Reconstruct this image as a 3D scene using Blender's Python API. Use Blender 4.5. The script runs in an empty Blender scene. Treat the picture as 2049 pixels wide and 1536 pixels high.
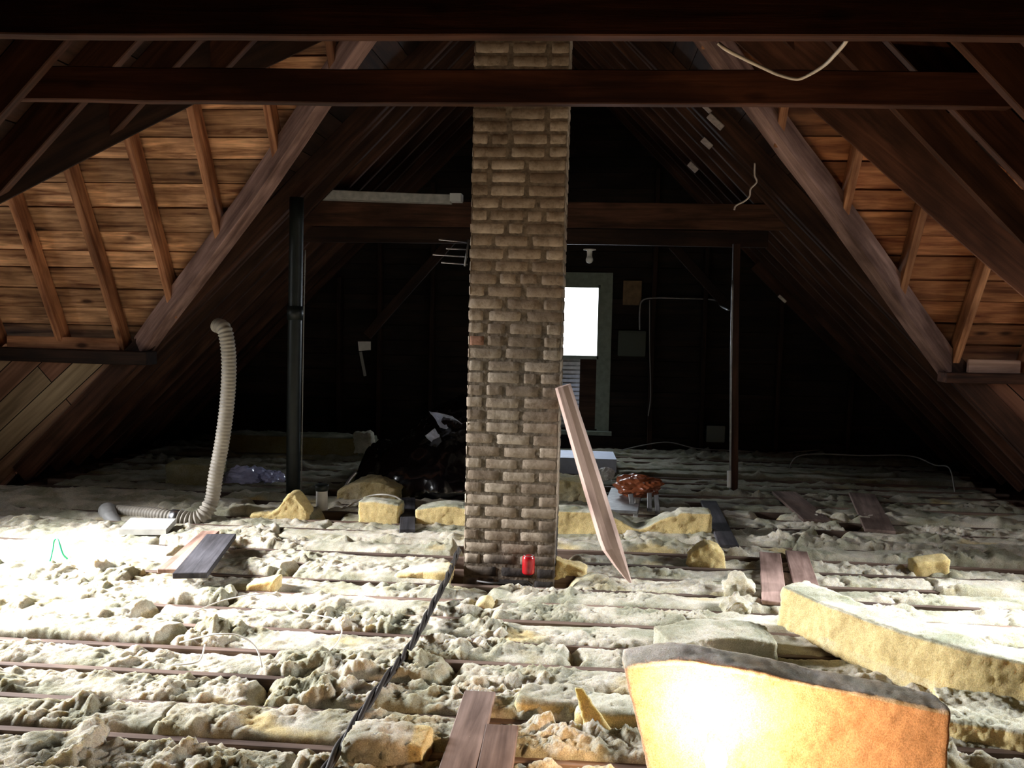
import bpy, bmesh, math, random
import numpy as np
from mathutils import Vector, Matrix

# ------------------------------------------------------------------ camera
SC = bpy.context.scene
COL = SC.collection
W, H, F, EYE = 2049.0, 1536.0, 1740.0, 1.43
_y, _p, _r = [math.radians(a) for a in (5.0, 4.9, 1.1)]
FW = np.array([-math.sin(_y)*math.cos(_p), math.cos(_y)*math.cos(_p), -math.sin(_p)])
_r0 = np.array([math.cos(_y), math.sin(_y), 0.0]); _u0 = np.cross(_r0, FW)
RT = _r0*math.cos(_r) + _u0*math.sin(_r); UP = np.cross(RT, FW)
CAM = np.array([0.0, 0.0, EYE])
cd = bpy.data.cameras.new('camera'); cam = bpy.data.objects.new('camera', cd); COL.objects.link(cam)
cd.sensor_fit = 'HORIZONTAL'; cd.sensor_width = 36.0; cd.lens = 36.0*F/W; cd.clip_start = 0.05; cd.clip_end = 200
M = Matrix.Identity(4)
for i in range(3):
    M[i][0] = RT[i]; M[i][1] = UP[i]; M[i][2] = -FW[i]; M[i][3] = CAM[i]
cam.matrix_world = M
SC.camera = cam

# ------------------------------------------------------------------ world, exposure
wd = bpy.data.worlds.new('sky'); SC.world = wd; wd.use_nodes = True
bg = wd.node_tree.nodes['Background']
bg.inputs[0].default_value = (0.93, 0.97, 1.0, 1); bg.inputs[1].default_value = 5.0
SC.view_settings.view_transform = 'Standard'; SC.view_settings.look = 'None'
SC.view_settings.exposure = 0.0; SC.view_settings.gamma = 1.0; SC.view_settings.use_curve_mapping = False

def area_light(name, loc, target, sx, sy, watts, color, spread=180):
    l = bpy.data.lights.new(name, 'AREA'); l.shape = 'RECTANGLE'; l.size = sx; l.size_y = sy
    l.energy = watts; l.color = color; l.spread = math.radians(spread)
    o = bpy.data.objects.new(name, l); COL.objects.link(o); o.location = loc
    d = Vector(target)-Vector(loc); o.rotation_euler = d.to_track_quat('-Z', 'Y').to_euler()
    return o
# daylight entering the two side windows (both just outside the frame) and the far window
area_light('daylight_left_window', (-5.12, 4.15, 1.45), (-2.7, 4.0, 0.25), 0.85, 0.80, 165, (0.97, 0.97, 1.0), 62)
area_light('daylight_right_window', (4.06, 4.30, 1.45), (2.1, 3.80, 0.25), 0.85, 0.80, 70, (0.94, 0.97, 1.0), 62)
area_light('daylight_far_window', (-0.28, 9.02, 1.35), (-0.3, 6.5, 0.0), 0.62, 0.66, 16, (0.80, 0.90, 1.0), 150)
# ------------------------------------------------------------------ unprojecting measurements onto planes
def ray(px, py): return FW + RT*((px-W/2)/F) - UP*((py-H/2)/F)
def onplane(px, py, n, k):
    n = np.array(n, float); d = ray(px, py); return CAM + d*((k-n@CAM)/(n@d))
def fl(px, py, z=0.0): return onplane(px, py, (0, 0, 1), z)
def dp(px, py, y): return onplane(px, py, (0, 1, 0), y)

# ------------------------------------------------------------------ materials
def mat(name):
    m = bpy.data.materials.new(name); m.use_nodes = True
    nt = m.node_tree; b = nt.nodes['Principled BSDF']
    return m, nt, b
def node(nt, t, **kw):
    n = nt.nodes.new(t)
    for k, v in kw.items(): setattr(n, k, v)
    return n
def ramp(nt, stops):
    r = node(nt, 'ShaderNodeValToRGB'); e = r.color_ramp.elements
    while len(e) < len(stops): e.new(0.5)
    for i, (p, c) in enumerate(stops): e[i].position = p; e[i].color = (*c, 1)
    return r
def mixc(nt, fac, a, b, mode='MIX'):
    n = node(nt, 'ShaderNodeMix', data_type='RGBA', blend_type=mode)
    for sock, v in ((n.inputs[0], fac), (n.inputs[6], a), (n.inputs[7], b)):
        if hasattr(v, 'is_linked') or hasattr(v, 'links'): nt.links.new(v, sock)
        elif isinstance(v, (int, float)): sock.default_value = v
        else: sock.default_value = (*v, 1)
    return n.outputs[2]
def wood(name, dark, light, rough=0.75, stretch=(1.2, 22, 22), knots=True, attr=False, vary=0.35, bump=0.35, spec=0.25):
    m, nt, b = mat(name); L = nt.links
    tc = node(nt, 'ShaderNodeTexCoord'); oi = node(nt, 'ShaderNodeObjectInfo')
    add = node(nt, 'ShaderNodeVectorMath', operation='ADD'); L.new(tc.outputs['Object'], add.inputs[0])
    sc_ = node(nt, 'ShaderNodeMath', operation='MULTIPLY'); L.new(oi.outputs['Random'], sc_.inputs[0]); sc_.inputs[1].default_value = 37.0
    if attr:
        at = node(nt, 'ShaderNodeAttribute', attribute_name='board'); ad = node(nt, 'ShaderNodeMath', operation='MULTIPLY')
        L.new(at.outputs['Fac'], ad.inputs[0]); ad.inputs[1].default_value = 53.0
        L.new(ad.outputs[0], add.inputs[1])
    else: L.new(sc_.outputs[0], add.inputs[1])
    mp = node(nt, 'ShaderNodeMapping'); mp.inputs['Scale'].default_value = stretch; L.new(add.outputs[0], mp.inputs[0])
    n1 = node(nt, 'ShaderNodeTexNoise'); n1.inputs['Scale'].default_value = 1.0; n1.inputs['Detail'].default_value = 6; n1.inputs['Roughness'].default_value = .65
    n1.inputs['Distortion'].default_value = 0.6
    L.new(mp.outputs[0], n1.inputs[0])
    mp2 = node(nt, 'ShaderNodeMapping'); mp2.inputs['Scale'].default_value = (2.5, 7, 7); L.new(add.outputs[0], mp2.inputs[0])
    n2 = node(nt, 'ShaderNodeTexNoise'); n2.inputs['Scale'].default_value = 1.0; n2.inputs['Detail'].default_value = 4; L.new(mp2.outputs[0], n2.inputs[0])
    mid = tuple((a+c)/2 for a, c in zip(dark, light))
    r = ramp(nt, [(0.32, dark), (0.5, mid), (0.66, light)]); L.new(n1.outputs[0], r.inputs[0])
    r2 = ramp(nt, [(0.36, (.38, .34, .32)), (0.62, (1.1, 1.1, 1.1))]); L.new(n2.outputs[0], r2.inputs[0])
    c = mixc(nt, 0.85, r.outputs[0], r2.outputs[0], 'MULTIPLY')
    if knots:
        mp3 = node(nt, 'ShaderNodeMapping'); mp3.inputs['Scale'].default_value = (2.2, 5.5, 5.5); L.new(add.outputs[0], mp3.inputs[0])
        v = node(nt, 'ShaderNodeTexVoronoi'); v.inputs['Scale'].default_value = 1.0; L.new(mp3.outputs[0], v.inputs[0])
        rk = ramp(nt, [(0.06, (.10, .06, .05)), (0.15, (1, 1, 1))]); L.new(v.outputs['Distance'], rk.inputs[0])
        c = mixc(nt, 0.9, c, rk.outputs[0], 'MULTIPLY')
    rnd = (at.outputs['Fac'] if attr else oi.outputs['Random'])
    mr = node(nt, 'ShaderNodeMapRange'); L.new(rnd, mr.inputs[0]); mr.inputs[3].default_value = 1-vary; mr.inputs[4].default_value = 1+vary*.6
    hs = node(nt, 'ShaderNodeHueSaturation'); L.new(mr.outputs[0], hs.inputs['Value']); L.new(c, hs.inputs['Color'])
    L.new(hs.outputs[0], b.inputs['Base Color'])
    b.inputs['Roughness'].default_value = rough; b.inputs['Specular IOR Level'].default_value = spec
    bp = node(nt, 'ShaderNodeBump'); bp.inputs['Strength'].default_value = bump; bp.inputs['Distance'].default_value = 0.004
    L.new(n1.outputs[0], bp.inputs['Height']); L.new(bp.outputs[0], b.inputs['Normal'])
    return m
def plain(name, c, rough=0.6, metal=0.0, noise=0.0, nscale=20, spec=0.4, bump=0.0, alpha=None):
    m, nt, b = mat(name); L = nt.links
    b.inputs['Base Color'].default_value = (*c, 1); b.inputs['Roughness'].default_value = rough
    b.inputs['Metallic'].default_value = metal; b.inputs['Specular IOR Level'].default_value = spec
    tc = node(nt, 'ShaderNodeTexCoord')
    n = node(nt, 'ShaderNodeTexNoise'); n.inputs['Scale'].default_value = nscale; n.inputs['Detail'].default_value = 5
    L.new(tc.outputs['Object'], n.inputs[0])
    if noise:
        r = ramp(nt, [(0.3, tuple(x*(1-noise) for x in c)), (0.7, tuple(min(1, x*(1+noise*.6)) for x in c))]); L.new(n.outputs[0], r.inputs[0])
        L.new(r.outputs[0], b.inputs['Base Color'])
    if bump:
        bp = node(nt, 'ShaderNodeBump'); bp.inputs['Strength'].default_value = bump; bp.inputs['Distance'].default_value = 0.01
        L.new(n.outputs[0], bp.inputs['Height']); L.new(bp.outputs[0], b.inputs['Normal'])
    return m
def glasswool(name, grey, yellow, thr=0.5, bump=0.9):
    """fibreglass: dusty grey skin where the attribute dust is high, yellow where torn or cut"""
    m, nt, b = mat(name); L = nt.links
    tc = node(nt, 'ShaderNodeTexCoord'); oi = node(nt, 'ShaderNodeObjectInfo')
    geo = node(nt, 'ShaderNodeNewGeometry')
    at = node(nt, 'ShaderNodeAttribute', attribute_name='dust')
    n1 = node(nt, 'ShaderNodeTexNoise'); n1.inputs['Scale'].default_value = 9; n1.inputs['Detail'].default_value = 6; n1.inputs['Roughness'].default_value = .7
    L.new(geo.outputs['Position'], n1.inputs[0])
    n2 = node(nt, 'ShaderNodeTexNoise'); n2.inputs['Scale'].default_value = 95; n2.inputs['Detail'].default_value = 5; n2.inputs['Roughness'].default_value = .75
    n2.inputs['Distortion'].default_value = 1.2
    L.new(geo.outputs['Position'], n2.inputs[0])
    n3 = node(nt, 'ShaderNodeTexNoise'); n3.inputs['Scale'].default_value = 4.3; n3.inputs['Detail'].default_value = 3
    L.new(geo.outputs['Position'], n3.inputs[0])
    s = node(nt, 'ShaderNodeMath', operation='ADD'); L.new(at.outputs['Fac'], s.inputs[0]); L.new(n1.outputs[0], s.inputs[1])
    s2 = node(nt, 'ShaderNodeMath', operation='ADD'); L.new(s.outputs[0], s2.inputs[0]); L.new(n3.outputs[0], s2.inputs[1])
    mr = node(nt, 'ShaderNodeMapRange'); mr.inputs[1].default_value = thr+.35; mr.inputs[2].default_value = thr+1.1
    L.new(s2.outputs[0], mr.inputs[0])
    rg = ramp(nt, [(.40, tuple(x*y_ for x, y_ in zip(grey, (.56, .60, .54)))), (.60, grey)]); L.new(n3.outputs[0], rg.inputs[0])
    c = mixc(nt, mr.outputs[0], yellow, rg.outputs[0])
    rd = ramp(nt, [(0.30, (.55, .52, .46)), (0.50, (1, 1, 1))]); L.new(n2.outputs[0], rd.inputs[0])
    n4 = node(nt, 'ShaderNodeTexNoise'); n4.inputs['Scale'].default_value = 240; n4.inputs['Detail'].default_value = 3; n4.inputs['Roughness'].default_value = .8; L.new(geo.outputs['Position'], n4.inputs[0])
    rd4 = ramp(nt, [(0.36, (.60, .56, .50)), (0.60, (1.1, 1.1, 1.1))]); L.new(n4.outputs[0], rd4.inputs[0])
    c = mixc(nt, 0.8, c, rd4.outputs[0], 'MULTIPLY')
    c = mixc(nt, 0.55, c, rd.outputs[0], 'MULTIPLY')
    rs = ramp(nt, [(0.34, (.62, .58, .50)), (0.5, (1, 1, 1))]); L.new(n1.outputs[0], rs.inputs[0])
    c = mixc(nt, 0.6, c, rs.outputs[0], 'MULTIPLY')
    L.new(c, b.inputs['Base Color']); b.inputs['Roughness'].default_value = 0.95; b.inputs['Specular IOR Level'].default_value = 0.08
    b.inputs['Subsurface Weight'].default_value = .45; b.inputs['Subsurface Scale'].default_value = .03; b.inputs['Subsurface Radius'].default_value = (1, .8, .5)
    bp = node(nt, 'ShaderNodeBump'); bp.inputs['Strength'].default_value = bump; bp.inputs['Distance'].default_value = 0.016
    sm_ = node(nt, 'ShaderNodeMath', operation='MULTIPLY_ADD'); L.new(n4.outputs[0], sm_.inputs[0]); sm_.inputs[1].default_value = .45; L.new(n2.outputs[0], sm_.inputs[2])
    L.new(sm_.outputs[0], bp.inputs['Height']); L.new(bp.outputs[0], b.inputs['Normal'])
    return m

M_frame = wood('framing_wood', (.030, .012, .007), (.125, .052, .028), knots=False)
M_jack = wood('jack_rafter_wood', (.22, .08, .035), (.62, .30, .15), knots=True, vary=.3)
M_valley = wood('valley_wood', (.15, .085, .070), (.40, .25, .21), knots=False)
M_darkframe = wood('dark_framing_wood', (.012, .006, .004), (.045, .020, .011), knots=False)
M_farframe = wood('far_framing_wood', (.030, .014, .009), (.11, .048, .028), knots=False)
M_collar = wood('collar_wood', (.045, .016, .009), (.13, .05, .025), knots=True, stretch=(1.5, 30, 30))
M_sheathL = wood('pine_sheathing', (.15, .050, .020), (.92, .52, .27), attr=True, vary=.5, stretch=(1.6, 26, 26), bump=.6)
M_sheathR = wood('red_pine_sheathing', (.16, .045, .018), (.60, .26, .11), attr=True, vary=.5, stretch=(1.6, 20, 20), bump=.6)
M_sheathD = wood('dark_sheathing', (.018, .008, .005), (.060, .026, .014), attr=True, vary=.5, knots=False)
M_joist = wood('joist_wood', (.09, .055, .042), (.26, .185, .14), knots=False)
M_plank = wood('weathered_plank', (.13, .09, .075), (.30, .22, .185), knots=False, vary=.2)
M_plankred = wood('brown_plank', (.26, .16, .13), (.50, .34, .29), knots=False, vary=.15)
M_planklight = wood('pale_plank', (.26, .15, .11), (.55, .36, .28), knots=False, vary=.1)
M_plankdark = wood('charcoal_plank', (.02, .02, .024), (.09, .085, .095), knots=False, vary=.1)
M_post = wood('leaning_post_wood', (.42, .29, .24), (.66, .49, .42), knots=False, vary=.05, stretch=(.9, 14, 14))
M_cheek = None
M_floor = plain('ceiling_back', (.17, .065, .03), .95, noise=.5, nscale=8, bump=.3)
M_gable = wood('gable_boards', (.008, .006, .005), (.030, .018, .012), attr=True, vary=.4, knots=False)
M_wool = glasswool('glass_wool', (.86, .80, .67), (.84, .68, .36), thr=0.66)
M_woolf = glasswool('shaded_glass_wool', (.46, .44, .36), (.46, .38, .20), thr=0.6)  # darker wool copy, the far floor's shade put into its colour
M_wooly = glasswool('yellow_glass_wool', (.76, .74, .60), (.90, .72, .36), thr=1.05, bump=.6)
M_woolo = glasswool('kraft_glass_wool', (.90, .82, .74), (.74, .50, .33), thr=1.15, bump=.5)  # first colour lightened to brighten the standing batt's dim top edge
M_woold = glasswool('olive_glass_wool', (.32, .32, .25), (.34, .28, .11), thr=0.6)  # darker olive wool for the pieces at the back
M_black = plain('black_pipe', (.012, .016, .014), .45, noise=.3)
M_white = plain('white_plastic', (.72, .70, .66), .5, noise=.12)
M_duct = plain('duct_vinyl', (.34, .31, .26), .55, noise=.18, nscale=14)
M_metal = plain('galvanised_metal', (.62, .62, .64), .28, metal=1.0, noise=.2)
M_dull = plain('dull_metal', (.35, .35, .35), .5, metal=.8, noise=.3)
M_trimw = plain('painted_trim', (.25, .29, .24), .6, noise=.2)
M_cable = plain('black_cable', (.020, .016, .014), .55, noise=.3)
M_wire = plain('pale_wire', (.70, .66, .58), .55)
M_greywire = plain('grey_wire', (.25, .24, .22), .6)
M_string = plain('string', (.60, .52, .45), .9)
M_box = plain('white_box', (.70, .76, .92), .5, noise=.08)
M_brown = plain('brown_plastic', (.26, .075, .03), .28, noise=.4, nscale=9, bump=.4)
M_cardboard = plain('cardboard', (.22, .14, .07), .8, noise=.3)
M_plate = plain('nail_plate', (.50, .44, .42), .45, metal=.3, noise=.3, nscale=60)
M_green = plain('green_string', (.04, .55, .25), .5)
M_can = plain('red_can_paint', (.30, .006, .010), .2, spec=.7)
M_brace = M_darkframe
# glossy crinkled films
def film(name, c, rough, trans=0.0):
    m, nt, b = mat(name); b.inputs['Base Color'].default_value = (*c, 1); b.inputs['Roughness'].default_value = rough
    b.inputs['Specular IOR Level'].default_value = 1.0; b.inputs['Coat Weight'].default_value = .6; b.inputs['Coat Roughness'].default_value = .1
    b.inputs['Transmission Weight'].default_value = trans
    tc = node(nt, 'ShaderNodeTexCoord'); n = node(nt, 'ShaderNodeTexVoronoi'); n.inputs['Scale'].default_value = 14
    nt.links.new(tc.outputs['Object'], n.inputs[0])
    bp = node(nt, 'ShaderNodeBump'); bp.inputs['Strength'].default_value = .5; bp.inputs['Distance'].default_value = .01
    nt.links.new(n.outputs['Distance'], bp.inputs['Height']); nt.links.new(bp.outputs[0], b.inputs['Normal'])
    return m
M_bag = film('clear_film', (.50, .52, .78), .20)
M_glint = film('highlight_film', (.75, .80, .98), .35)  # pale colour paints window highlights onto parts of the black sheet
M_glint.node_tree.nodes['Principled BSDF'].inputs['Metallic'].default_value = .35
M_blackfilm = film('black_film', (.003, .003, .005), .15)

# ------------------------------------------------------------------ object helpers
def tag(o, label=None, cat=None, group=None, kind=None):
    if label: o['label'] = label
    if cat: o['category'] = cat
    if group: o['group'] = group
    if kind: o['kind'] = kind
    return o
def link_mesh(name, me, m=None, parent=None, smooth=False):
    o = bpy.data.objects.new(name, me); COL.objects.link(o)
    if m: me.materials.append(m)
    if parent: o.parent = parent
    if smooth: me.polygons.foreach_set('use_smooth', [True]*len(me.polygons))
    return o
def from_bm(name, bm, m=None, parent=None, smooth=False):
    me = bpy.data.meshes.new(name); bm.normal_update(); bm.to_mesh(me); bm.free()
    return link_mesh(name, me, m, parent, smooth)
def from_data(name, vs, fs, m=None, parent=None, smooth=False):
    me = bpy.data.meshes.new(name); me.from_pydata([tuple(v) for v in vs], [], [tuple(f) for f in fs]); me.update()
    return link_mesh(name, me, m, parent, smooth)
def empty(name, loc=(0, 0, 0)):
    o = bpy.data.objects.new(name, None); COL.objects.link(o); o.location = loc; o.empty_display_size = .1
    return o
def setattr_f(o, name, vals):
    a = o.data.attributes.new(name, 'FLOAT', 'POINT'); a.data.foreach_set('value', np.asarray(vals, dtype=np.float32))
def bm_box(bm, c, s, mtx=None):
    r = bmesh.ops.create_cube(bm, size=1.0, matrix=Matrix.Translation(c) @ Matrix.Diagonal((*s, 1)))
    if mtx is not None: bmesh.ops.transform(bm, matrix=mtx, verts=r['verts'])
    return r['verts']
def box(name, lo, hi, m, parent=None, bevel=0.0):
    bm = bmesh.new(); lo = Vector(lo); hi = Vector(hi)
    c = (lo+hi)/2; s = hi-lo
    vs = bm_box(bm, Vector((0, 0, 0)), s)
    if bevel: bmesh.ops.bevel(bm, geom=bm.edges[:], offset=bevel, segments=2, affect='EDGES')
    o = from_bm(name, bm, m, parent)
    o.matrix_world = Matrix.Translation(c)
    if parent: o.matrix_parent_inverse = parent.matrix_basis.inverted(); o.matrix_basis = Matrix.Translation(c)
    return o
rng = random.Random(7)
def beam(name, p0, p1, wd_, dh, m, up=(0, 0, 1), parent=None, rough=0.004, bevel=.004, anchor='c', point=None):
    """sawn member from p0 to p1; local X is its length. wd_ = thickness, dh = depth measured along up.
       anchor 'b' : the given line is the middle of the underside"""
    p0 = Vector(p0); p1 = Vector(p1); X = (p1-p0); Ln = X.length; X.normalize()
    U = Vector(up); U = (U - X*U.dot(X)).normalized(); Y = U.cross(X).normalized()
    n = max(2, int(Ln/.25))
    bm = bmesh.new(); rows = []
    ph = rng.random()*10
    for i in range(n+1):
        x = -Ln/2 + Ln*i/n; row = []
        w1 = math.sin(x*2.3+ph)*rough + (rng.random()-.5)*rough*.5
        w2 = math.sin(x*1.7+ph*2)*rough + (rng.random()-.5)*rough*.5
        sh = 1.0
        for a, b_ in ((-1, -1), (1, -1), (1, 1), (-1, 1)):
            row.append(bm.verts.new((x, a*wd_/2*sh + w1, b_*dh/2*sh + w2)))
        rows.append(row)
    for i in range(n):
        for j in range(4):
            k = (j+1) % 4
            bm.faces.new((rows[i][j], rows[i][k], rows[i+1][k], rows[i+1][j]))
    bm.faces.new(rows[0][::-1]); bm.faces.new(rows[-1])
    bmesh.ops.recalc_face_normals(bm, faces=bm.faces[:])
    if bevel:
        ed = [e for e in bm.edges if len(e.link_faces) == 2 and e.calc_face_angle(0) > .9]
        bmesh.ops.bevel(bm, geom=ed, offset=bevel, segments=1, affect='EDGES')
    o = from_bm(name, bm, m, None)
    mid = (p0+p1)/2 + (U*dh/2 if anchor == 'b' else Vector())
    mm = Matrix.Identity(4)
    for i in range(3): mm[i][0] = X[i]; mm[i][1] = Y[i]; mm[i][2] = U[i]; mm[i][3] = mid[i]
    if parent:
        o.parent = parent; o.matrix_parent_inverse = parent.matrix_basis.inverted()
    o.matrix_basis = mm
    return o
def catmull(pts, n=8):
    P = [Vector(p) for p in pts]; P = [P[0]*2-P[1]] + P + [P[-1]*2-P[-2]]; out = []
    for i in range(1, len(P)-2):
        for k in range(n):
            t = k/n; a, b, c, d = P[i-1], P[i], P[i+1], P[i+2]
            out.append(0.5*((2*b)+(c-a)*t+(2*a-5*b+4*c-d)*t*t+(3*b-a-3*c+d)*t*t*t))
    out.append(P[-2]); return out
def tube(name, pts, rad, m, parent=None, seg=10, sm=8, smooth=True, caps=True, prof=None, bm_in=None):
    """rad may be a number or function of arc length"""
    P = catmull(pts, sm) if sm > 1 else [Vector(p) for p in pts]
    bm = bm_in or bmesh.new(); rings = []; s = 0
    N = None
    for i, p in enumerate(P):
        T = (P[min(i+1, len(P)-1)]-P[max(i-1, 0)]).normalized()
        if N is None: N = T.orthogonal().normalized()
        N = (N - T*N.dot(T)).normalized(); B = T.cross(N)
        if i: s += (p-P[i-1]).length
        r = rad(s) if callable(rad) else rad
        rings.append([bm.verts.new(p + (N*math.cos(a)+B*math.sin(a))*r) for a in [2*math.pi*k/seg for k in range(seg)]])
    for i in range(len(rings)-1):
        for k in range(seg):
            bm.faces.new((rings[i][k], rings[i][(k+1) % seg], rings[i+1][(k+1) % seg], rings[i+1][k]))
    if caps: bm.faces.new(rings[0][::-1]); bm.faces.new(rings[-1])
    if bm_in: return None
    o = from_bm(name, bm, m, None, smooth)
    if parent: o.parent = parent; o.matrix_parent_inverse = parent.matrix_basis.inverted()
    return o
def keep(o, parent):
    o.parent = parent; o.matrix_parent_inverse = parent.matrix_basis.inverted(); return o

# numpy gradient noise --------------------------------------------------
_rs = np.random.RandomState(3); _perm = _rs.permutation(512); _perm = np.concatenate([_perm, _perm])
_g = _rs.randn(512, 3); _g /= np.linalg.norm(_g, axis=1)[:, None]
def noise3(x, y, z):
    x = np.asarray(x, float); y = np.asarray(y, float); z = np.asarray(z, float)
    x, y, z = np.broadcast_arrays(x, y, z)
    xi = np.floor(x).astype(int); yi = np.floor(y).astype(int); zi = np.floor(z).astype(int)
    xf, yf, zf = x-xi, y-yi, z-zi
    u, v, w = [t*t*t*(t*(t*6-15)+10) for t in (xf, yf, zf)]
    out = 0
    for dx in (0, 1):
        for dy in (0, 1):
            for dz in (0, 1):
                h = _perm[(_perm[(_perm[(xi+dx) & 511] + yi+dy) & 511] + zi+dz) & 511]
                g = _g[h]
                d = g[..., 0]*(xf-dx)+g[..., 1]*(yf-dy)+g[..., 2]*(zf-dz)
                out = out + d*np.where(dx, u, 1-u)*np.where(dy, v, 1-v)*np.where(dz, w, 1-w)
    return out*1.6

# ------------------------------------------------------------------ roof geometry (metres)
RX, RZI, RZS = -0.42, 4.0, 4.21          # ridge line x, inner face height, sheathing height
Y0, Y1 = -1.2, 9.1                        # near and far ends of the attic
YT = 6.46
XL, XR = -5.2, 4.15                       # ends of the two side wings
def inner(x): return RZI-abs(x-RX)
wingL = dict(s=-1, far=lambda z: 6.61-.53*(z-1.05), near=lambda z: 3.42+1.08*(z-1.878), peak=3.586, plate=1.05,
             fi=lambda z: 6.44-.53*(z-1.05), ni=lambda z: 3.64+1.08*(z-1.878), pi=3.34, xe=XL)
wingR = dict(s=1, far=lambda z: 6.647-.63*(z-1.04), near=lambda z: 3.758+.4*(z-1.668), peak=4.09, plate=1.04,
             fi=lambda z: 6.47-.63*(z-1.04), ni=lambda z: 3.92+.4*(z-1.668), pi=3.76, xe=XR)

def boards(name, quads, thick, m, label=None, jitter=.006):
    """quads: list of 4 world corners (a0,a1,b1,b0), board runs a0->a1; normal outward; returns one mesh"""
    vs, fs, at = [], [], []
    for q in quads:
        q = [Vector(p) for p in q]
        nrm = (q[1]-q[0]).cross(q[3]-q[0]).normalized()
        off = nrm*(rng.random()*jitter); t = nrm*thick; r = rng.random()
        b = len(vs)
        vs += [p+off for p in q] + [p+off+t for p in q]
        fs += [(b, b+1, b+2, b+3), (b+7, b+6, b+5, b+4)] + [(b+i, b+4+i, b+4+(i+1) % 4, b+(i+1) % 4) for i in range(4)]
        # felt behind the boards closes the gaps
        d1 = (q[0]-q[3]).normalized()*.03; d2 = (q[1]-q[2]).normalized()*.03; b = len(vs)
        k = [q[0]+d1, q[1]+d2, q[2]-d2, q[3]-d1]; t1 = nrm*(thick+jitter+.002); t2 = nrm*(thick+jitter+.008)
        vs += [p+t1 for p in k] + [p+t2 for p in k]
        fs += [(b, b+1, b+2, b+3), (b+7, b+6, b+5, b+4)] + [(b+i, b+4+i, b+4+(i+1) % 4, b+(i+1) % 4) for i in range(4)]
        at += [r]*16
    o = from_data(name, vs, fs, m); setattr_f(o, 'board', at)
    bm = bmesh.new(); bm.from_mesh(o.data); bmesh.ops.recalc_face_normals(bm, faces=bm.faces[:]); bm.to_mesh(o.data); bm.free()
    return o

# ---- main roof slopes: boards run along Y, object coords: need grain along X -> use rotated frames
def main_slope(w, name, m):
    s = w['s']; quads_n, quads_f = [], []
    bw = .17; z = -0.35
    while z < RZS-.001:
        za, zb = z, min(z+bw*.7071, RZS); g = .004
        xa, xb = RX+s*(RZS-za-g), RX+s*(RZS-zb+0)
        def spans(zz):
            if zz >= w['peak']: return (Y0, None, None, Y1)
            zc = max(zz, w['plate'])
            return (Y0, w['near'](zc), w['far'](zc), Y1)
        ca, cb = spans(za), spans(zb)
        def P(x, y, zz): return (x, y, zz)
        if ca[1] is None or cb[1] is None:
            quads_n.append([P(xa, Y0, za+g), P(xa, Y1, za+g), P(xb, Y1, zb), P(xb, Y0, zb)])
        else:
            quads_n.append([P(xa, Y0, za+g), P(xa, ca[1], za+g), P(xb, cb[1], zb), P(xb, Y0, zb)])
            quads_f.append([P(xa, ca[2], za+g), P(xa, Y1, za+g), P(xb, Y1, zb), P(xb, cb[2], zb)])
        z += bw*.7071
    qs = quads_n+quads_f
    if s > 0: qs = [[q[1], q[0], q[3], q[2]] for q in qs]
    # outward normal check handled by thickness sign: make it point up
    out = []
    for q in qs:
        v = [Vector(p) for p in q]; n = (v[1]-v[0]).cross(v[3]-v[0])
        out.append(q if n.z > 0 else [q[3], q[2], q[1], q[0]])
    # rotate so the grain (object X) follows Y
    R = Matrix.Rotation(math.pi/2, 4, 'Z'); Ri = R.inverted()
    o = boards(name, [[Ri @ Vector(p) for p in q] for q in out], .02, m)
    o.matrix_world = R
    return tag(o, kind='structure')
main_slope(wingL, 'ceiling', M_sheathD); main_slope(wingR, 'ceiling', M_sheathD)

def wing_slopes(w, mname):
    s = w['s']
    for side in ('far', 'near'):
        f = w[side]; qs = []
        zt = w['peak']; z = w['plate']-.12
        dz = .145 if side == 'far' else .12
        while z < zt-.001:
            zb = min(z+dz*(.85+.3*rng.random()), zt); g = .005
            xa, xb = RX+s*(RZS-z), RX+s*(RZS-zb); g = rng.choice([.006, .009, .013])
            q = [(w['xe'], f(z+g), z+g), (xa, f(z+g), z+g), (xb, f(zb), zb), (w['xe'], f(zb), zb)]
            v = [Vector(p) for p in q]; n = (v[1]-v[0]).cross(v[3]-v[0])
            qs.append(q if n.z > 0 else [q[3], q[2], q[1], q[0]])
            z = zb
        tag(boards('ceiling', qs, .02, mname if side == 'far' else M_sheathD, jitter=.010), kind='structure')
wing_slopes(wingL, M_sheathL); wing_slopes(wingR, M_sheathR)

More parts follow.
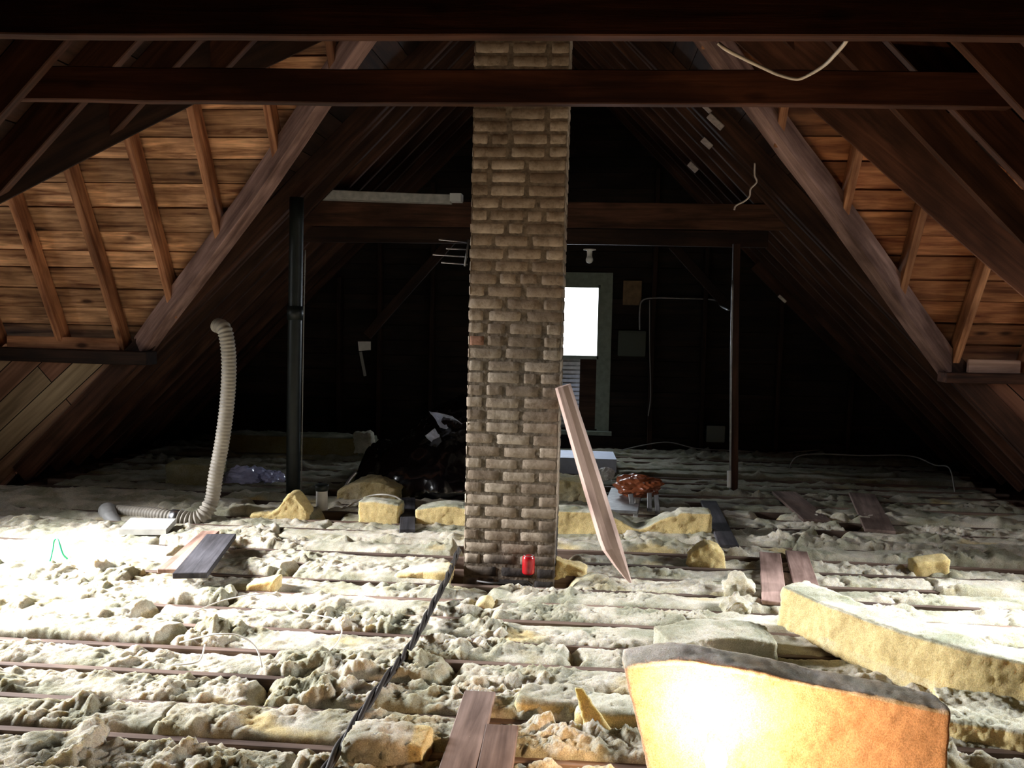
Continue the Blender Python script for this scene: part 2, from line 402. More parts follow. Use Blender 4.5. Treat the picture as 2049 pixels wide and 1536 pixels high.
# ---- diagonal boarding material for the wing walls
def diag(name, ang, a, b2):
    m, nt, b = mat(name); L = nt.links
    tc = node(nt, 'ShaderNodeTexCoord'); mp = node(nt, 'ShaderNodeMapping')
    mp.inputs['Rotation'].default_value = (math.pi/2, 0, 0); L.new(tc.outputs['Object'], mp.inputs[0])
    mp2 = node(nt, 'ShaderNodeMapping'); mp2.inputs['Rotation'].default_value = (0, 0, ang); L.new(mp.outputs[0], mp2.inputs[0])
    br = node(nt, 'ShaderNodeTexBrick'); br.inputs['Scale'].default_value = 1; br.inputs['Brick Width'].default_value = 2.6
    br.inputs['Row Height'].default_value = .17; br.inputs['Mortar Size'].default_value = .004
    br.inputs['Color1'].default_value = (*a, 1); br.inputs['Color2'].default_value = (*b2, 1); br.inputs['Mortar'].default_value = (.01, .006, .004, 1)
    L.new(mp2.outputs[0], br.inputs[0])
    mp3 = node(nt, 'ShaderNodeMapping'); mp3.inputs['Scale'].default_value = (1.4, 22, 22); L.new(mp2.outputs[0], mp3.inputs[0])
    n = node(nt, 'ShaderNodeTexNoise'); n.inputs['Scale'].default_value = 1; n.inputs['Detail'].default_value = 5; L.new(mp3.outputs[0], n.inputs[0])
    r = ramp(nt, [(.35, (.4, .38, .36)), (.65, (1.1, 1.1, 1.1))]); L.new(n.outputs[0], r.inputs[0])
    L.new(mixc(nt, .8, br.outputs[0], r.outputs[0], 'MULTIPLY'), b.inputs['Base Color'])
    b.inputs['Roughness'].default_value = .85; b.inputs['Specular IOR Level'].default_value = .2
    bp = node(nt, 'ShaderNodeBump'); bp.inputs['Strength'].default_value = .8; bp.inputs['Distance'].default_value = .01; bp.invert = True
    L.new(br.outputs['Fac'], bp.inputs['Height']); L.new(bp.outputs[0], b.inputs['Normal'])
    return m
M_diagL = diag('diagonal_boards', math.radians(42), (.30, .15, .10), (.40, .30, .19))
M_diagR = diag('diagonal_boards_red', -math.radians(42), (.30, .13, .085), (.36, .17, .11))
def prism(name, poly, y0, y1, m):
    n = len(poly); vs = [(x, y0, z) for x, z in poly]+[(x, y1, z) for x, z in poly]
    fs = [tuple(range(n)), tuple(range(2*n-1, n-1, -1))]+[(i, i+n, (i+1) % n+n, (i+1) % n) for i in range(n)]
    o = from_data(name, vs, fs, m)
    bm = bmesh.new(); bm.from_mesh(o.data); bmesh.ops.recalc_face_normals(bm, faces=bm.faces[:]); bm.to_mesh(o.data); bm.free()
    return tag(o, kind='structure')
ZB = -.16
for w, md in ((wingL, M_diagL), (wingR, M_diagR)):
    s, pl = w['s'], w['plate']
    yi = w['fi'](pl)
    prism('wall_left' if s < 0 else 'wall_right', [(w['xe'], ZB), (RX+s*(RZS-ZB), ZB), (RX+s*(RZS-pl), pl), (w['xe'], pl)], yi+.04, yi+.12, md)
    yn = w['ni'](pl)
    prism('wall_left' if s < 0 else 'wall_right', [(w['xe'], ZB), (RX+s*(RZS-ZB), ZB), (RX+s*(RZS-pl), pl), (w['xe'], pl)], yn-.12, yn-.04, md)
# ---- gable end walls of the wings with their window openings
def wing_end(w, cy, name, wname):
    s = w['s']; x = w['xe']; th = .08*s
    ya, yb, za, zb = cy-.5, cy+.5, .95, 1.9
    pts = [(w['near'](w['plate']), ZB), (w['far'](w['plate']), ZB), (w['far'](w['plate']), w['plate']), (w['far'](w['peak']), w['peak']+.03), (w['near'](w['plate']), w['plate'])]
    # build as strips around the opening
    bm = bmesh.new()
    outer = [(a, b) for a, b in pts]; hole = [(ya, za), (yb, za), (yb, zb), (ya, zb)]
    ov = [bm.verts.new((x, a, b)) for a, b in outer]; hv = [bm.verts.new((x, a, b)) for a, b in hole]
    for q in ([ov[0], ov[1], hv[1], hv[0]], [ov[1], ov[2], hv[2], hv[1]], [ov[2], ov[3], hv[2]], [ov[3], hv[3], hv[2]], [ov[3], ov[4], hv[3]], [ov[4], ov[0], hv[0], hv[3]]):
        bm.faces.new(q)
    bmesh.ops.recalc_face_normals(bm, faces=bm.faces[:])
    r = bmesh.ops.extrude_face_region(bm, geom=bm.faces[:])
    bmesh.ops.translate(bm, verts=[g for g in r['geom'] if isinstance(g, bmesh.types.BMVert)], vec=(th, 0, 0))
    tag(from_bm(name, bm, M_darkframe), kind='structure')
    wn = empty(wname, (x, cy, za)); tag(wn, kind='structure')
    for lo, hi in (((x-.03, ya-.08, za-.08), (x+.03, ya, zb+.08)), ((x-.03, yb, za-.08), (x+.03, yb+.08, zb+.08)),
                   ((x-.03, ya, zb), (x+.03, yb, zb+.08)), ((x-.03, ya, za-.08), (x+.03, yb, za)), ((x-.02, ya, (za+zb)/2-.02), (x+.02, yb, (za+zb)/2+.02))):
        box('window_frame', lo, hi, M_trimw, wn)
wing_end(wingL, 4.15, 'wall_left', 'window_2'); wing_end(wingR, 4.40, 'wall_right', 'window_3')

# ---- far gable wall (boards run along X) with the window opening, near wall
WX0, WX1, WZ0, WZ1 = -.62, .07, .27, 1.69
_a = dp(1203, 570, Y1); _b = dp(1195, 710, Y1)
WX1 = float(_b[0])+.015; WZ1 = float(_a[2]); WX0 = WX1-.70; WZ0 = float(dp(1215, 862, Y1)[2])+.02
qs = []; z = -.2
while z < RZS:
    zb = min(z+.16, RZS); xa0, xa1 = RX-(RZS-z)-.02, RX+(RZS-z)+.02; xb0, xb1 = RX-(RZS-zb)-.02, RX+(RZS-zb)+.02
    g = .004
    if zb > WZ0 and z < WZ1:
        z0, z1 = z+g, zb
        if z0 < WZ0: qs.append([(WX0, Y1, z0), (WX1, Y1, z0), (WX1, Y1, WZ0), (WX0, Y1, WZ0)])
        if z1 > WZ1: qs.append([(WX0, Y1, WZ1), (WX1, Y1, WZ1), (WX1, Y1, z1), (WX0, Y1, z1)])
        qs.append([(xa0, Y1, z0), (WX0, Y1, z0), (WX0, Y1, z1), (xb0, Y1, z1)]); qs.append([(WX1, Y1, z0), (xa1, Y1, z0), (xb1, Y1, z1), (WX1, Y1, z1)])
    else: qs.append([(xa0, Y1, z+g), (xa1, Y1, z+g), (xb1, Y1, zb), (xb0, Y1, zb)])
    z = zb
qs = [[q[3], q[2], q[1], q[0]] for q in qs]
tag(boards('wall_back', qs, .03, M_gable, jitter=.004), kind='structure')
prism('wall_front', [(RX-4.4, ZB), (RX+4.4, ZB), (RX, RZS+.03)], Y0-.05, Y0, M_sheathD)
tag(box('floor', (XL, Y0, -.20), (XR, Y1, -.145), M_floor), kind='structure')

# ---- the far window: trim, sash, pane, louvre, board
wn = empty('window_1', ((WX0+WX1)/2, Y1, WZ0)); tag(wn, kind='structure')
tw = .125; yf = Y1-.03
trim = bmesh.new()
for lo, hi in (((WX1, yf, WZ0-.02), (WX1+tw, Y1, WZ1+tw)), ((WX0-tw, yf, WZ0-.02), (WX0, Y1, WZ1+tw)), ((WX0, yf, WZ1), (WX1, Y1, WZ1+tw)), ((WX0-tw-.03, yf-.05, WZ0-.06), (WX1+tw+.03, Y1, WZ0-.02))):
    lo, hi = Vector(lo), Vector(hi); bm_box(trim, (lo+hi)/2-Vector(wn.location), hi-lo)
o = from_bm('window_trim', trim, M_trimw, wn)
zs = float(dp(1195, 712, Y1)[2])
sash = bmesh.new()
for lo, hi in (((WX1-.02, yf+.01, WZ0), (WX1, Y1+.03, WZ1)), ((WX0, yf+.01, WZ0), (WX0+.03, Y1+.03, WZ1)), ((WX0, yf+.01, WZ1-.03), (WX1, Y1+.03, WZ1)), ((WX0, yf+.01, zs-.035), (WX1, Y1+.03, zs))):
    lo, hi = Vector(lo), Vector(hi); bm_box(sash, (lo+hi)/2-Vector(wn.location), hi-lo)
from_bm('sash', sash, M_trimw, wn)
gm, nt, b = mat('pane_glass'); b.inputs['Transmission Weight'].default_value = 1; b.inputs['Roughness'].default_value = 0; b.inputs['IOR'].default_value = 1.01
box('pane', (WX0+.03, Y1+.028, zs), (WX1-.02, Y1+.031, WZ1-.03), gm, wn)
lx = float(dp(1160, 760, Y1)[0])
box('panel', (lx, Y1-.005, WZ0), (WX1-.02, Y1+.02, zs-.035), wood('window_board', (.03, .014, .008), (.10, .05, .028), knots=False), wn)
lv = bmesh.new(); z = WZ0+.05
while z < zs-.05:
    bm_box(lv, Vector(((WX0+lx)/2, Y1+.0, z))-Vector(wn.location), (lx-WX0, .012, .030), None); z += .045
o = from_bm('louvre', lv, M_metal, wn)
for v in o.data.vertices: v.co.y += (v.co.z*22 % 1)*.012
box('louvre_backing', (WX0+.03, Y1+.035, WZ0), (lx, Y1+.045, zs-.03), M_dull, wn)

# ------------------------------------------------------------------ framing
def ordn(i):
    return ['first', 'second', 'third', 'fourth', 'fifth', 'sixth', 'seventh', 'eighth', 'ninth', 'tenth', 'eleventh', 'twelfth', 'thirteenth', 'fourteenth',
            'fifteenth', 'sixteenth', 'seventeenth', 'eighteenth', 'nineteenth', 'twentieth', 'twenty-first', 'twenty-second', 'twenty-third', 'twenty-fourth', 'twenty-fifth', 'twenty-sixth', 'twenty-seventh', 'twenty-eighth'][i]
DV = .15      # rafter depth, perpendicular
S2 = math.sqrt(.5)
def rafter(s, y, zt, zb, name, m, th=.045, depth=DV):
    p0 = Vector((RX+s*(RZI-zb), y, zb)); p1 = Vector((RX+s*(RZI-zt), y, zt))
    return beam(name, p0, p1, th, depth, m, up=(s*S2, 0, S2), anchor='b')
# near rafters on both sides (camera side of the wings)
NR = {-1: [1.85, 2.19, 2.53, 2.89, 3.25, 3.60, 3.95, 4.30, 4.65, 5.0], 1: [1.85, 2.19, 2.53, 2.87, 3.19, 3.54, 3.95, 4.3, 4.65]}
near_lab = {-1: 'left', 1: 'right'}
for w in (wingL, wingR):
    s = w['s']; ys = NR[s]
    vis = 0
    for y in ys:
        # bottom end: on the near valley if y is past the wing wall
        yw = w['ni'](w['plate'])
        if y < yw+.05: zb = 0.02
        else: zb = w['plate'] + (y-yw)/(1.08 if s < 0 else .4)
        zt = 3.95
        if zb > zt-.3: continue
        if y < 2.4: continue
        r = rafter(s, y, zt, zb, 'rafter', M_frame)
        tag(r, f'dark rafter on the near {near_lab[s]} roof slope, {ordn(vis)} from the camera', 'rafter', f'near rafters of the {near_lab[s]} slope')
        vis += 1
# far rafters beyond the wing trimmer
for s in (-1, 1):
    k = 0; y = YT+.10
    while y < Y1-.1:
        r = rafter(s, y, 3.95, 0.0, 'rafter', M_farframe)
        tag(r, f'dark rafter of the far {near_lab[s]} slope, {ordn(k)} beyond the valley', 'rafter', f'far rafters of the {near_lab[s]} slope')
        k += 1; y += .30
    # trimmer pair beside the wing opening
    r = rafter(s, YT, 3.95, 0.0, 'trimmer_rafter', M_frame, th=.06)
    tag(r, f'reddish brown trimmer rafter edging the {near_lab[s]} side wing, running down to the floor', 'rafter')
# valley rafters
def vpoint(w, z, which):
    f = w['fi'] if which == 'far' else w['ni']; s = w['s']
    return Vector((RX+s*(RZI-z), f(z), z))
for w in (wingL, wingR):
    s = w['s']
    a, b = vpoint(w, w['plate']-.02, 'far'), vpoint(w, w['pi'], 'far')
    v = beam('valley_rafter', a+Vector((0, -.01, 0)), b+Vector((0, -.01, 0)), .11, .15, M_valley, up=(s*.5, .35, .8), anchor='b', rough=.01)
    tag(v, f'lit purplish brown valley rafter where the {near_lab[s]} wing roof meets the far main slope', 'valley rafter')
a, b = vpoint(wingL, 1.06, 'near')+Vector((0, 0, .16)), vpoint(wingL, wingL['pi'], 'near')+Vector((0, 0, .10))
tag(beam('valley_rafter', a, b, .05, .27, M_darkframe, up=(-.5, -.5, .75), anchor='c', rough=.01), 'wide dark valley rafter on the near side of the left wing', 'valley rafter')
a, b = vpoint(wingR, 1.06, 'near'), vpoint(wingR, 3.6, 'near')
tag(beam('valley_rafter', a, b, .05, .27, M_frame, up=(.6, -.3, .75), anchor='c', rough=.01), 'wide dark valley rafter on the near side of the right wing', 'valley rafter')
# jack rafters of the wings' far slopes
for w, xs, lim in ((wingL, [-4.62, -4.09, -3.60, -3.11, -2.63, -2.11, -1.64], None), (wingR, [3.1, 2.60, 2.10, 1.62, 1.13, .63], None)):
    s = w['s']
    for i, x in enumerate(xs):
        f = w['fi']; zv = RZI-abs(x-RX)                 # height of the valley at this x
        zb = max(w['plate'], zv)
        if zb > w['pi']-.1: continue
        p0 = Vector((x, f(zb), zb)); p1 = Vector((x, f(w['pi']), w['pi']))
        k = .53 if s < 0 else .63
        j = beam('jack_rafter', p0, p1, .05, .13, M_jack, up=(0, 1, k), anchor='b')
        side = 'left' if s < 0 else 'right'
        tag(j, f'orange-brown jack rafter under the boards of the {side} wing roof, {ordn(i)} from the {side} edge', 'rafter', f'jack rafters of the {side} wing')
    # ridge board and plate
p = vpoint(wingL, 1.05, 'far')
tag(beam('wall_plate', (XL, 6.40, 1.01), (float(dp(303, 700, 6.36)[0]), 6.36, 1.01), .16, .10, M_darkframe), 'dark wall plate under the left wing rafters, its cut end showing at the trimmer', 'beam')
tag(beam('wall_plate', (XR, 6.42, 1.01), (float(dp(1885, 748, 6.38)[0]), 6.38, 1.01), .16, .07, M_frame), 'dark wall plate under the right wing rafters, a pale board standing on it', 'beam')
a = dp(1935, 733, 6.42); b = dp(2040, 733, 6.42)
tag(box('pale_board', (float(a[0]), 6.40, 1.045), (float(b[0]), 6.43, 1.14), M_planklight, bevel=.004), 'pale board offcut standing on the right wall plate', 'board')
a = dp(15, 690, 6.42); b = dp(240, 690, 6.42)
tag(box('pale_board', (float(a[0]), 6.41, 1.06), (float(b[0]), 6.44, 1.15), M_jack, bevel=.004), 'orange blocking board standing on the left wall plate between rafters', 'board')

# collar beams
tag(beam('collar_beam', (-2.35, 2.50, 2.214), (1.42, 2.665, 2.214), .058, .19, M_collar, anchor='b', rough=.006), 'dark crossbeam nearest the camera along the top edge, its underside lit orange', 'beam')
tag(beam('collar_beam', (-2.50, 3.315, 2.214), (1.55, 3.50, 2.214), .055, .128, M_collar, anchor='b', rough=.006), 'dark crossbeam passing just in front of the chimney top', 'beam')
yb_ = 7.15
za, zb2 = float(dp(1300, 458, yb_)[2]), float(dp(1300, 412, yb_)[2])
tag(beam('collar_beam', (float(dp(545, 420, yb_)[0]), yb_, za), (float(dp(1575, 440, yb_)[0]), yb_, za), .06, zb2-za+.02, M_frame, anchor='b'), 'deep brown crossbeam behind the chimney, upper one carrying the white panel', 'beam')
za2 = float(dp(1300, 492, yb_+.1)[2])
tag(beam('collar_beam', (float(dp(600, 460, yb_)[0]), yb_+.08, za2), (float(dp(1540, 470, yb_)[0]), yb_+.08, za2), .06, za-za2, M_darkframe, anchor='b'), 'lower brown crossbeam behind the chimney, resting on the slim post', 'beam')
# post under it, pipe, conduit
pb = fl(1468, 985); yp = float(pb[1])
xp = float(dp(1472, 700, yp)[0])
po = beam('support_post', (float(pb[0]), yp, -.10), (float(dp(1474, 500, yp)[0]), yp, za2+.01), .055, .055, M_frame, up=(0, 1, 0)); tag(po, 'slim brown wooden post under the far crossbeam, right of the window', 'post')
tube('conduit', [dp(1461, 985, yp-.04), dp(1463, 720, yp-.04), dp(1466, 560, yp-.04)], .009, M_dull, po)
# roof ridge board
tag(beam('ridge_board', (RX, Y0, RZI-.02), (RX, Y1, RZI-.02), .04, .2, M_darkframe), 'ridge board along the top of the main roof', 'beam')
# studs on the far gable wall
for i, (px, py) in enumerate([(445, 700), (680, 640), (760, 640), (865, 640), (1305, 700), (1408, 700), (1560, 700), (1700, 800)]):
    x = float(dp(px, py, Y1-.05)[0]); zt = min(RZI-abs(x-RX)-.05, 3.4)
    if abs(x) < .01: continue
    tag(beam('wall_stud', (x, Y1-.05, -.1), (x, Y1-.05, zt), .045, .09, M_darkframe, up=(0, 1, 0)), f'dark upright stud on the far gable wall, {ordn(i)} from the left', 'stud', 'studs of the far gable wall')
# braces
def dpv(px, py, y): return Vector(dp(px, py, y))
tag(beam('diagonal_brace', dpv(735, 672, 8.3), dpv(905, 478, 8.3), .05, .09, M_darkframe), 'dark diagonal brace left of the chimney rising to the far crossbeam', 'brace')
tag(beam('diagonal_brace', dpv(1345, 490, 8.5), dpv(1450, 605, 8.5), .05, .09, M_darkframe), 'dark diagonal brace between the far window and the slim post', 'brace')
tag(beam('diagonal_brace', dpv(1512, 528, 8.75), dpv(1905, 922, 8.75), .05, .12, M_frame), 'brown brace following the right roof slope near the far wall', 'brace')
o = from_data('wall_bracket', [dpv(716, 683, 8.2), dpv(742, 683, 8.2), dpv(742, 700, 8.2), dpv(718, 702, 8.2), dpv(716, 683, 8.28), dpv(742, 683, 8.28), dpv(742, 700, 8.28), dpv(718, 702, 8.28)],
              [(0, 1, 2, 3), (7, 6, 5, 4), (0, 4, 5, 1), (1, 5, 6, 2), (2, 6, 7, 3), (3, 7, 4, 0)], M_white); tag(o, 'small white tag at the foot of the left diagonal brace', 'tag')
tag(beam('hanging_strap', dpv(722, 703, 8.2), dpv(731, 752, 8.2), .03, .006, M_greywire, up=(0, 1, 0)), 'pale strap hanging below the white tag on the far wall', 'strap')

# joists -------------------------------------------------------------------
JY = [2.647+.245*k for k in range(-1, 27)]
k0 = 0
for i, y in enumerate(JY):
    if y > Y1-.1: break
    wing = 2.9 < y < 6.3
    x0, x1 = (-4.9, 3.9) if wing and y > 3.8 else ((-4.9, 3.45) if wing else (-4.3, 3.45))
    j = beam('floor_joist', (x0, y-.02, -.14), (x1, y+.035, -.14), .034, .142, M_joist, anchor='b', rough=.003, bevel=.002)
    tag(j, f'rough brown floor joist showing between insulation, {ordn(i)} from the bottom of the photo', 'joist', 'floor joists')

# ------------------------------------------------------------------ chimney
CHX0, CHX1, CHY0, CHY1 = -.642, -.152, 4.555, 4.98
def chimney():
    root = empty('chimney', ((CHX0+CHX1)/2, (CHY0+CHY1)/2, 0))
    tag(root, 'tall square chimney of pale tan bricks rising through the middle of the attic', 'chimney')
    ch = .0652; r = random.Random(11)
    vs, fs, col = [], [], []
    def brick(c, s, ax, tone, nx=7, ny=4):
        # rounded lumpy slab facing outward on one side; ax: 0 front(-y),1 right(+x),2 back,3 left
        b = len(vs)
        hw, hh = s[0]/2, s[1]/2
        sd = r.random()*50
        grid = []
        us = [-1, -.86, -.5, 0, .5, .86, 1]; vv = [-1, -.72, 0, .72, 1]
        for v in vv:
            for u in us:
                edge = 1 if abs(u) == 1 or abs(v) == 1 else 0
                wob = float(noise3(c[0]*9+u*2, c[1]*9+v*2, sd))
                uu = u*hw*(1+.05*wob*(abs(u) == 1)); vvv = v*hh*(1+.12*wob*(abs(v) == 1))
                if abs(u) == 1 and abs(v) == 1: uu *= .93; vvv *= .85
                d = -.004 if edge else .001+.003*wob
                grid.append((c[0]+uu, c[1]+vvv, d))
        for (a, z, d) in grid:
            if ax == 0: vs.append((a, CHY0-d, z))
            elif ax == 1: vs.append((CHX1+d, a, z))
            elif ax == 2: vs.append((a, CHY1+d, z))
            else: vs.append((CHX0-d, a, z))
            col.append(tone)
        for j in range(4):
            for i in range(6):
                q = (b+j*7+i, b+j*7+i+1, b+(j+1)*7+i+1, b+(j+1)*7+i)
                fs.append(q if ax in (0, 1) else q[::-1])
    n = int(4.3/ch)
    for k in range(n):
        z = -.14+ch*(k+.5)
        lean = 0
        for ax, a0, a1 in ((0, CHX0, CHX1), (1, CHY0, CHY1), (2, CHX0, CHX1), (3, CHY0, CHY1)):
            full = .182; half = .085
            W_ = a1-a0; first = r.choice([full, half, half, full*.62, full*.8]) if r.random() < .35 else (half if k % 2 else full)
            pat = [first]
            while sum(pat)+.06 < W_-.014*len(pat): pat.append(full if r.random() < .85 else half*r.uniform(.8, 1.2))
            over = sum(pat)-(W_-.014*(len(pat)-1)); pat[-1] -= over
            if pat[-1] < .05: pat[-2] += pat[-1]+.014; pat.pop()
            tot = sum(pat); gap = (a1-a0-tot*.97)/(len(pat))
            sc = (a1-a0-.014*(len(pat)-1))/tot; x = a0
            for L_ in pat:
                Lr = L_*sc
                tone = r.random()
                if r.random() < .008: tone = 1.6
                brick((x+Lr/2+r.uniform(-.004, .004), z+r.uniform(-.0025, .0025)), (Lr-r.uniform(0, .008), ch-.007-r.uniform(0, .004)), ax, tone)
                x += Lr+.014
    o = from_data('brickwork', [Vector(v)-Vector(root.location) for v in vs], fs, None, root, True); setattr_f(o, 'tone', col)
    m, nt, b = mat('tan_brick'); L = nt.links
    at = node(nt, 'ShaderNodeAttribute', attribute_name='tone'); tc = node(nt, 'ShaderNodeTexCoord')
    rr = ramp(nt, [(0, (.30, .24, .18)), (.45, (.44, .36, .275)), (.92, (.56, .48, .38)), (1.0, (.40, .22, .15))])
    dv = node(nt, 'ShaderNodeMath', operation='MULTIPLY'); L.new(at.outputs['Fac'], dv.inputs[0]); dv.inputs[1].default_value = .9
    L.new(dv.outputs[0], rr.inputs[0])
    n1 = node(nt, 'ShaderNodeTexNoise'); n1.inputs['Scale'].default_value = 26; n1.inputs['Detail'].default_value = 7; n1.inputs['Roughness'].default_value = .7; L.new(tc.outputs['Object'], n1.inputs[0])
    n2 = node(nt, 'ShaderNodeTexNoise'); n2.inputs['Scale'].default_value = 5; n2.inputs['Detail'].default_value = 4; L.new(tc.outputs['Object'], n2.inputs[0])
    r1 = ramp(nt, [(.32, (.42, .38, .33)), (.56, (1.05, 1.05, 1.05))]); L.new(n1.outputs[0], r1.inputs[0])
    c = mixc(nt, .75, rr.outputs[0], r1.outputs[0], 'MULTIPLY')
    r2 = ramp(nt, [(.35, (.62, .58, .54)), (.6, (1.1, 1.1, 1.1))]); L.new(n2.outputs[0], r2.inputs[0])
    c = mixc(nt, .8, c, r2.outputs[0], 'MULTIPLY')
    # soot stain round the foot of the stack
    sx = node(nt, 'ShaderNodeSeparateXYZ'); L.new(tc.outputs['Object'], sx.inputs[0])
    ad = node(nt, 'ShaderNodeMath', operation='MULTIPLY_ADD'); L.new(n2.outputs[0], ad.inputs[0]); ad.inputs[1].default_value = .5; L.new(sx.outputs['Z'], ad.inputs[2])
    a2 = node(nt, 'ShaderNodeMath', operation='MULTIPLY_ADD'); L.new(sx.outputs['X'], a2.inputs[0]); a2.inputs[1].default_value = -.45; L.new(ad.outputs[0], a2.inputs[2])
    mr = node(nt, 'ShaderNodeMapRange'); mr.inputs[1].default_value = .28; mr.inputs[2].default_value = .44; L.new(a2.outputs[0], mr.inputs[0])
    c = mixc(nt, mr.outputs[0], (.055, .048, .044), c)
    L.new(c, b.inputs['Base Color']); b.inputs['Roughness'].default_value = .92; b.inputs['Specular IOR Level'].default_value = .15
    bp = node(nt, 'ShaderNodeBump'); bp.inputs['Strength'].default_value = .7; bp.inputs['Distance'].default_value = .006; L.new(n1.outputs[0], bp.inputs['Height']); L.new(bp.outputs[0], b.inputs['Normal'])
    o.data.materials.append(m)
    mm = plain('mortar', (.21, .17, .125), .95, noise=.5, nscale=40, bump=.6)
    bm = bmesh.new(); vsb = bm_box(bm, Vector((0, 0, 2.07)), (CHX1-CHX0-.004, CHY1-CHY0-.004, 4.45))
    co = from_bm('mortar_core', bm, mm, root)
    return root
chim = chimney()
# the stack leans a touch to the right, as measured
chim.rotation_euler = (0, math.radians(.35), 0)

# ------------------------------------------------------------------ insulation between the joists
def batt(name, x0, x1, ya, yb, h, seed, res, m, dust=1.0, lump=1.0, base=-.135, slope=0.0):
    nx = max(6, int((x1-x0)/res)); ny = max(5, int((yb-ya)/res))
    u = np.linspace(0, 1, nx); v = np.linspace(0, 1, ny)
    U_, V_ = np.meshgrid(u, v, indexing='ij')
    X = x0+(x1-x0)*U_; Yc = ya+(yb-ya)*V_
    el = .05*noise3(V_*3, seed*1.7, 0)+.03; er = .05*noise3(V_*3, seed*2.3, 5)+.03
    X = X + el*(1-U_)**6 - er*U_**6
    Yc = Yc + .014*noise3(X*7, seed, 2)*(1-abs(2*V_-1)) + slope*(X-x0)
    de = np.minimum(U_*(x1-x0), (1-U_)*(x1-x0))
    env = (1-np.abs(2*V_-1)**8)**.5 * np.clip(de/.07, 0, 1)**.4
    q = seed*3.1
    big = noise3(X*2.1, Yc*2.1, q)*.5
    lump = lump*np.clip(.95+1.5*noise3(X*2.7, Yc*3.3, q+31), .3, 1.7)
    a = 1-np.abs(noise3(X*7.5, Yc*9, q))*2.2            # ridges
    sab = lambda n_, e=.012: np.sqrt(n_*n_+e)-e**.5
    bl = sab(noise3(X*9+.25*noise3(X*20, Yc*20, q), Yc*11, q+9))            # billow lumps
    b2 = sab(noise3(X*23, Yc*25, q+4), .02); b3 = sab(noise3(X*55, Yc*60, q+7), .02)
    fine = noise3(X*110, Yc*120, q)
    near = res < .02
    hh = h + .030*big + lump*(.052*bl + .024*b2 + (.016*b3 + .0045*fine if near else .007*fine)) - .006
    pit = np.clip((noise3(X*3.2, Yc*5, q+20)-.42)*4, 0, 1)
    hh = hh*(1-.65*pit*lump)
    Z = base + env*np.maximum(hh-base, .02)
    Yc = Yc + env*lump*.012*noise3(X*30, Yc*30, q+2)
    vs = np.stack([X.ravel(), Yc.ravel(), Z.ravel()], 1)
    idx = np.arange(nx*ny).reshape(nx, ny)
    fs = np.stack([idx[:-1, :-1], idx[1:, :-1], idx[1:, 1:], idx[:-1, 1:]], -1).reshape(-1, 4)
    me = bpy.data.meshes.new(name); me.vertices.add(len(vs)); me.vertices.foreach_set('co', vs.ravel())
    me.loops.add(len(fs)*4); me.loops.foreach_set('vertex_index', fs.ravel())
    me.polygons.add(len(fs)); me.polygons.foreach_set('loop_start', np.arange(0, len(fs)*4, 4)); me.polygons.foreach_set('loop_total', np.full(len(fs), 4))
    me.update(calc_edges=True); me.validate()
    o = link_mesh(name, me, m, None, True)
    dd = dust*(0.55+.45*np.clip(env, 0, 1)) - .8*pit + .25*big
    # cut ends show the yellow inside
    dd = dd - .5*(de < .035)
    setattr_f(o, 'dust', dd.ravel())
    return o
GAPS = {}   # planks and objects that lie in the bays keep the wool thin there
bays = [(JY[i]+.014, JY[i+1]-.014) for i in range(len(JY)-1)]
bays = [(JY[0]-.245+.014, JY[0]-.014)] + bays
posw = {1: ['whole length'], 2: ['left piece', 'right piece'], 3: ['left piece', 'middle piece', 'right piece'],
        4: ['far left piece', 'centre-left piece', 'centre-right piece', 'far right piece'],
        5: ['outermost left piece', 'left-hand piece', 'middle piece', 'right-hand piece', 'outermost right piece'],
        6: ['outermost left piece', 'second piece from the left', 'third piece from the left', 'third piece from the right', 'second piece from the right', 'outermost right piece']}
br_ = random.Random(21)
desc = ['dusty grey-cream', 'lumpy pale grey', 'torn cream', 'matted yellowish grey', 'fluffy off-white']
bi = 0
for i, (ya, yb) in enumerate(bays):
    if yb > Y1-.05 or ya < 2.1: continue
    # visible x range at this depth
    yc = (ya+yb)/2
    xl = max(-.70*yc-.5, -4.25 if not (2.9 < yc < 6.2) else -5.0); xr = min(.52*yc+.7, 3.4 if not (3.8 < yc < 6.2) else 4.0)
    npc = 4 if yc < 4.2 else (4 if yc < 5.4 else (3 if yc < 6.8 else 2))
    cuts = [xl]+[xl+(xr-xl)*(j+br_.uniform(-.30, .30))/npc for j in range(1, npc)]+[xr]
    for j in range(npc):
        a, b = cuts[j], cuts[j+1]
        gap = br_.choice([-.17, -.15, -.13, -.10, -.02]) if yc < 5.6 else .02
        a += gap*.5; b -= gap*.5
        res = .0085 if yc < 3.6 else (.011 if yc < 4.8 else (.015 if yc < 6 else .028))
        h = br_.uniform(-.002, .034); lump = br_.uniform(.5, 1.0)
        if (a+b)/2 > .0 and 3.1 < yc < 4.8: h = br_.uniform(.005, .022); lump = .55
        # chimney foot sits in these bays
        if 4.45 < yc < 5.05:
            if a < CHX1+.05 and b > CHX0-.05:
                if (a+b)/2 < (CHX0+CHX1)/2: b = CHX0-.03
                else: a = CHX1+.03
                if b-a < .15: continue
        wide = br_.random() < .20 and yc < 6
        w0, w1 = (ya-.035, yb+.03) if wide else (ya-.006, yb+.010)
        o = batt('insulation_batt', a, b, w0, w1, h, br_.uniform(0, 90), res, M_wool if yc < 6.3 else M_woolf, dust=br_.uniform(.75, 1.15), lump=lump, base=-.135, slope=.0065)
        tag(o, f'{desc[(bi*7+j*3) % 5]} insulation in the {ordn(bi)} joist bay from the photo bottom, {posw[npc][j]}', 'insulation', 'glass wool between the joists')
    bi += 1

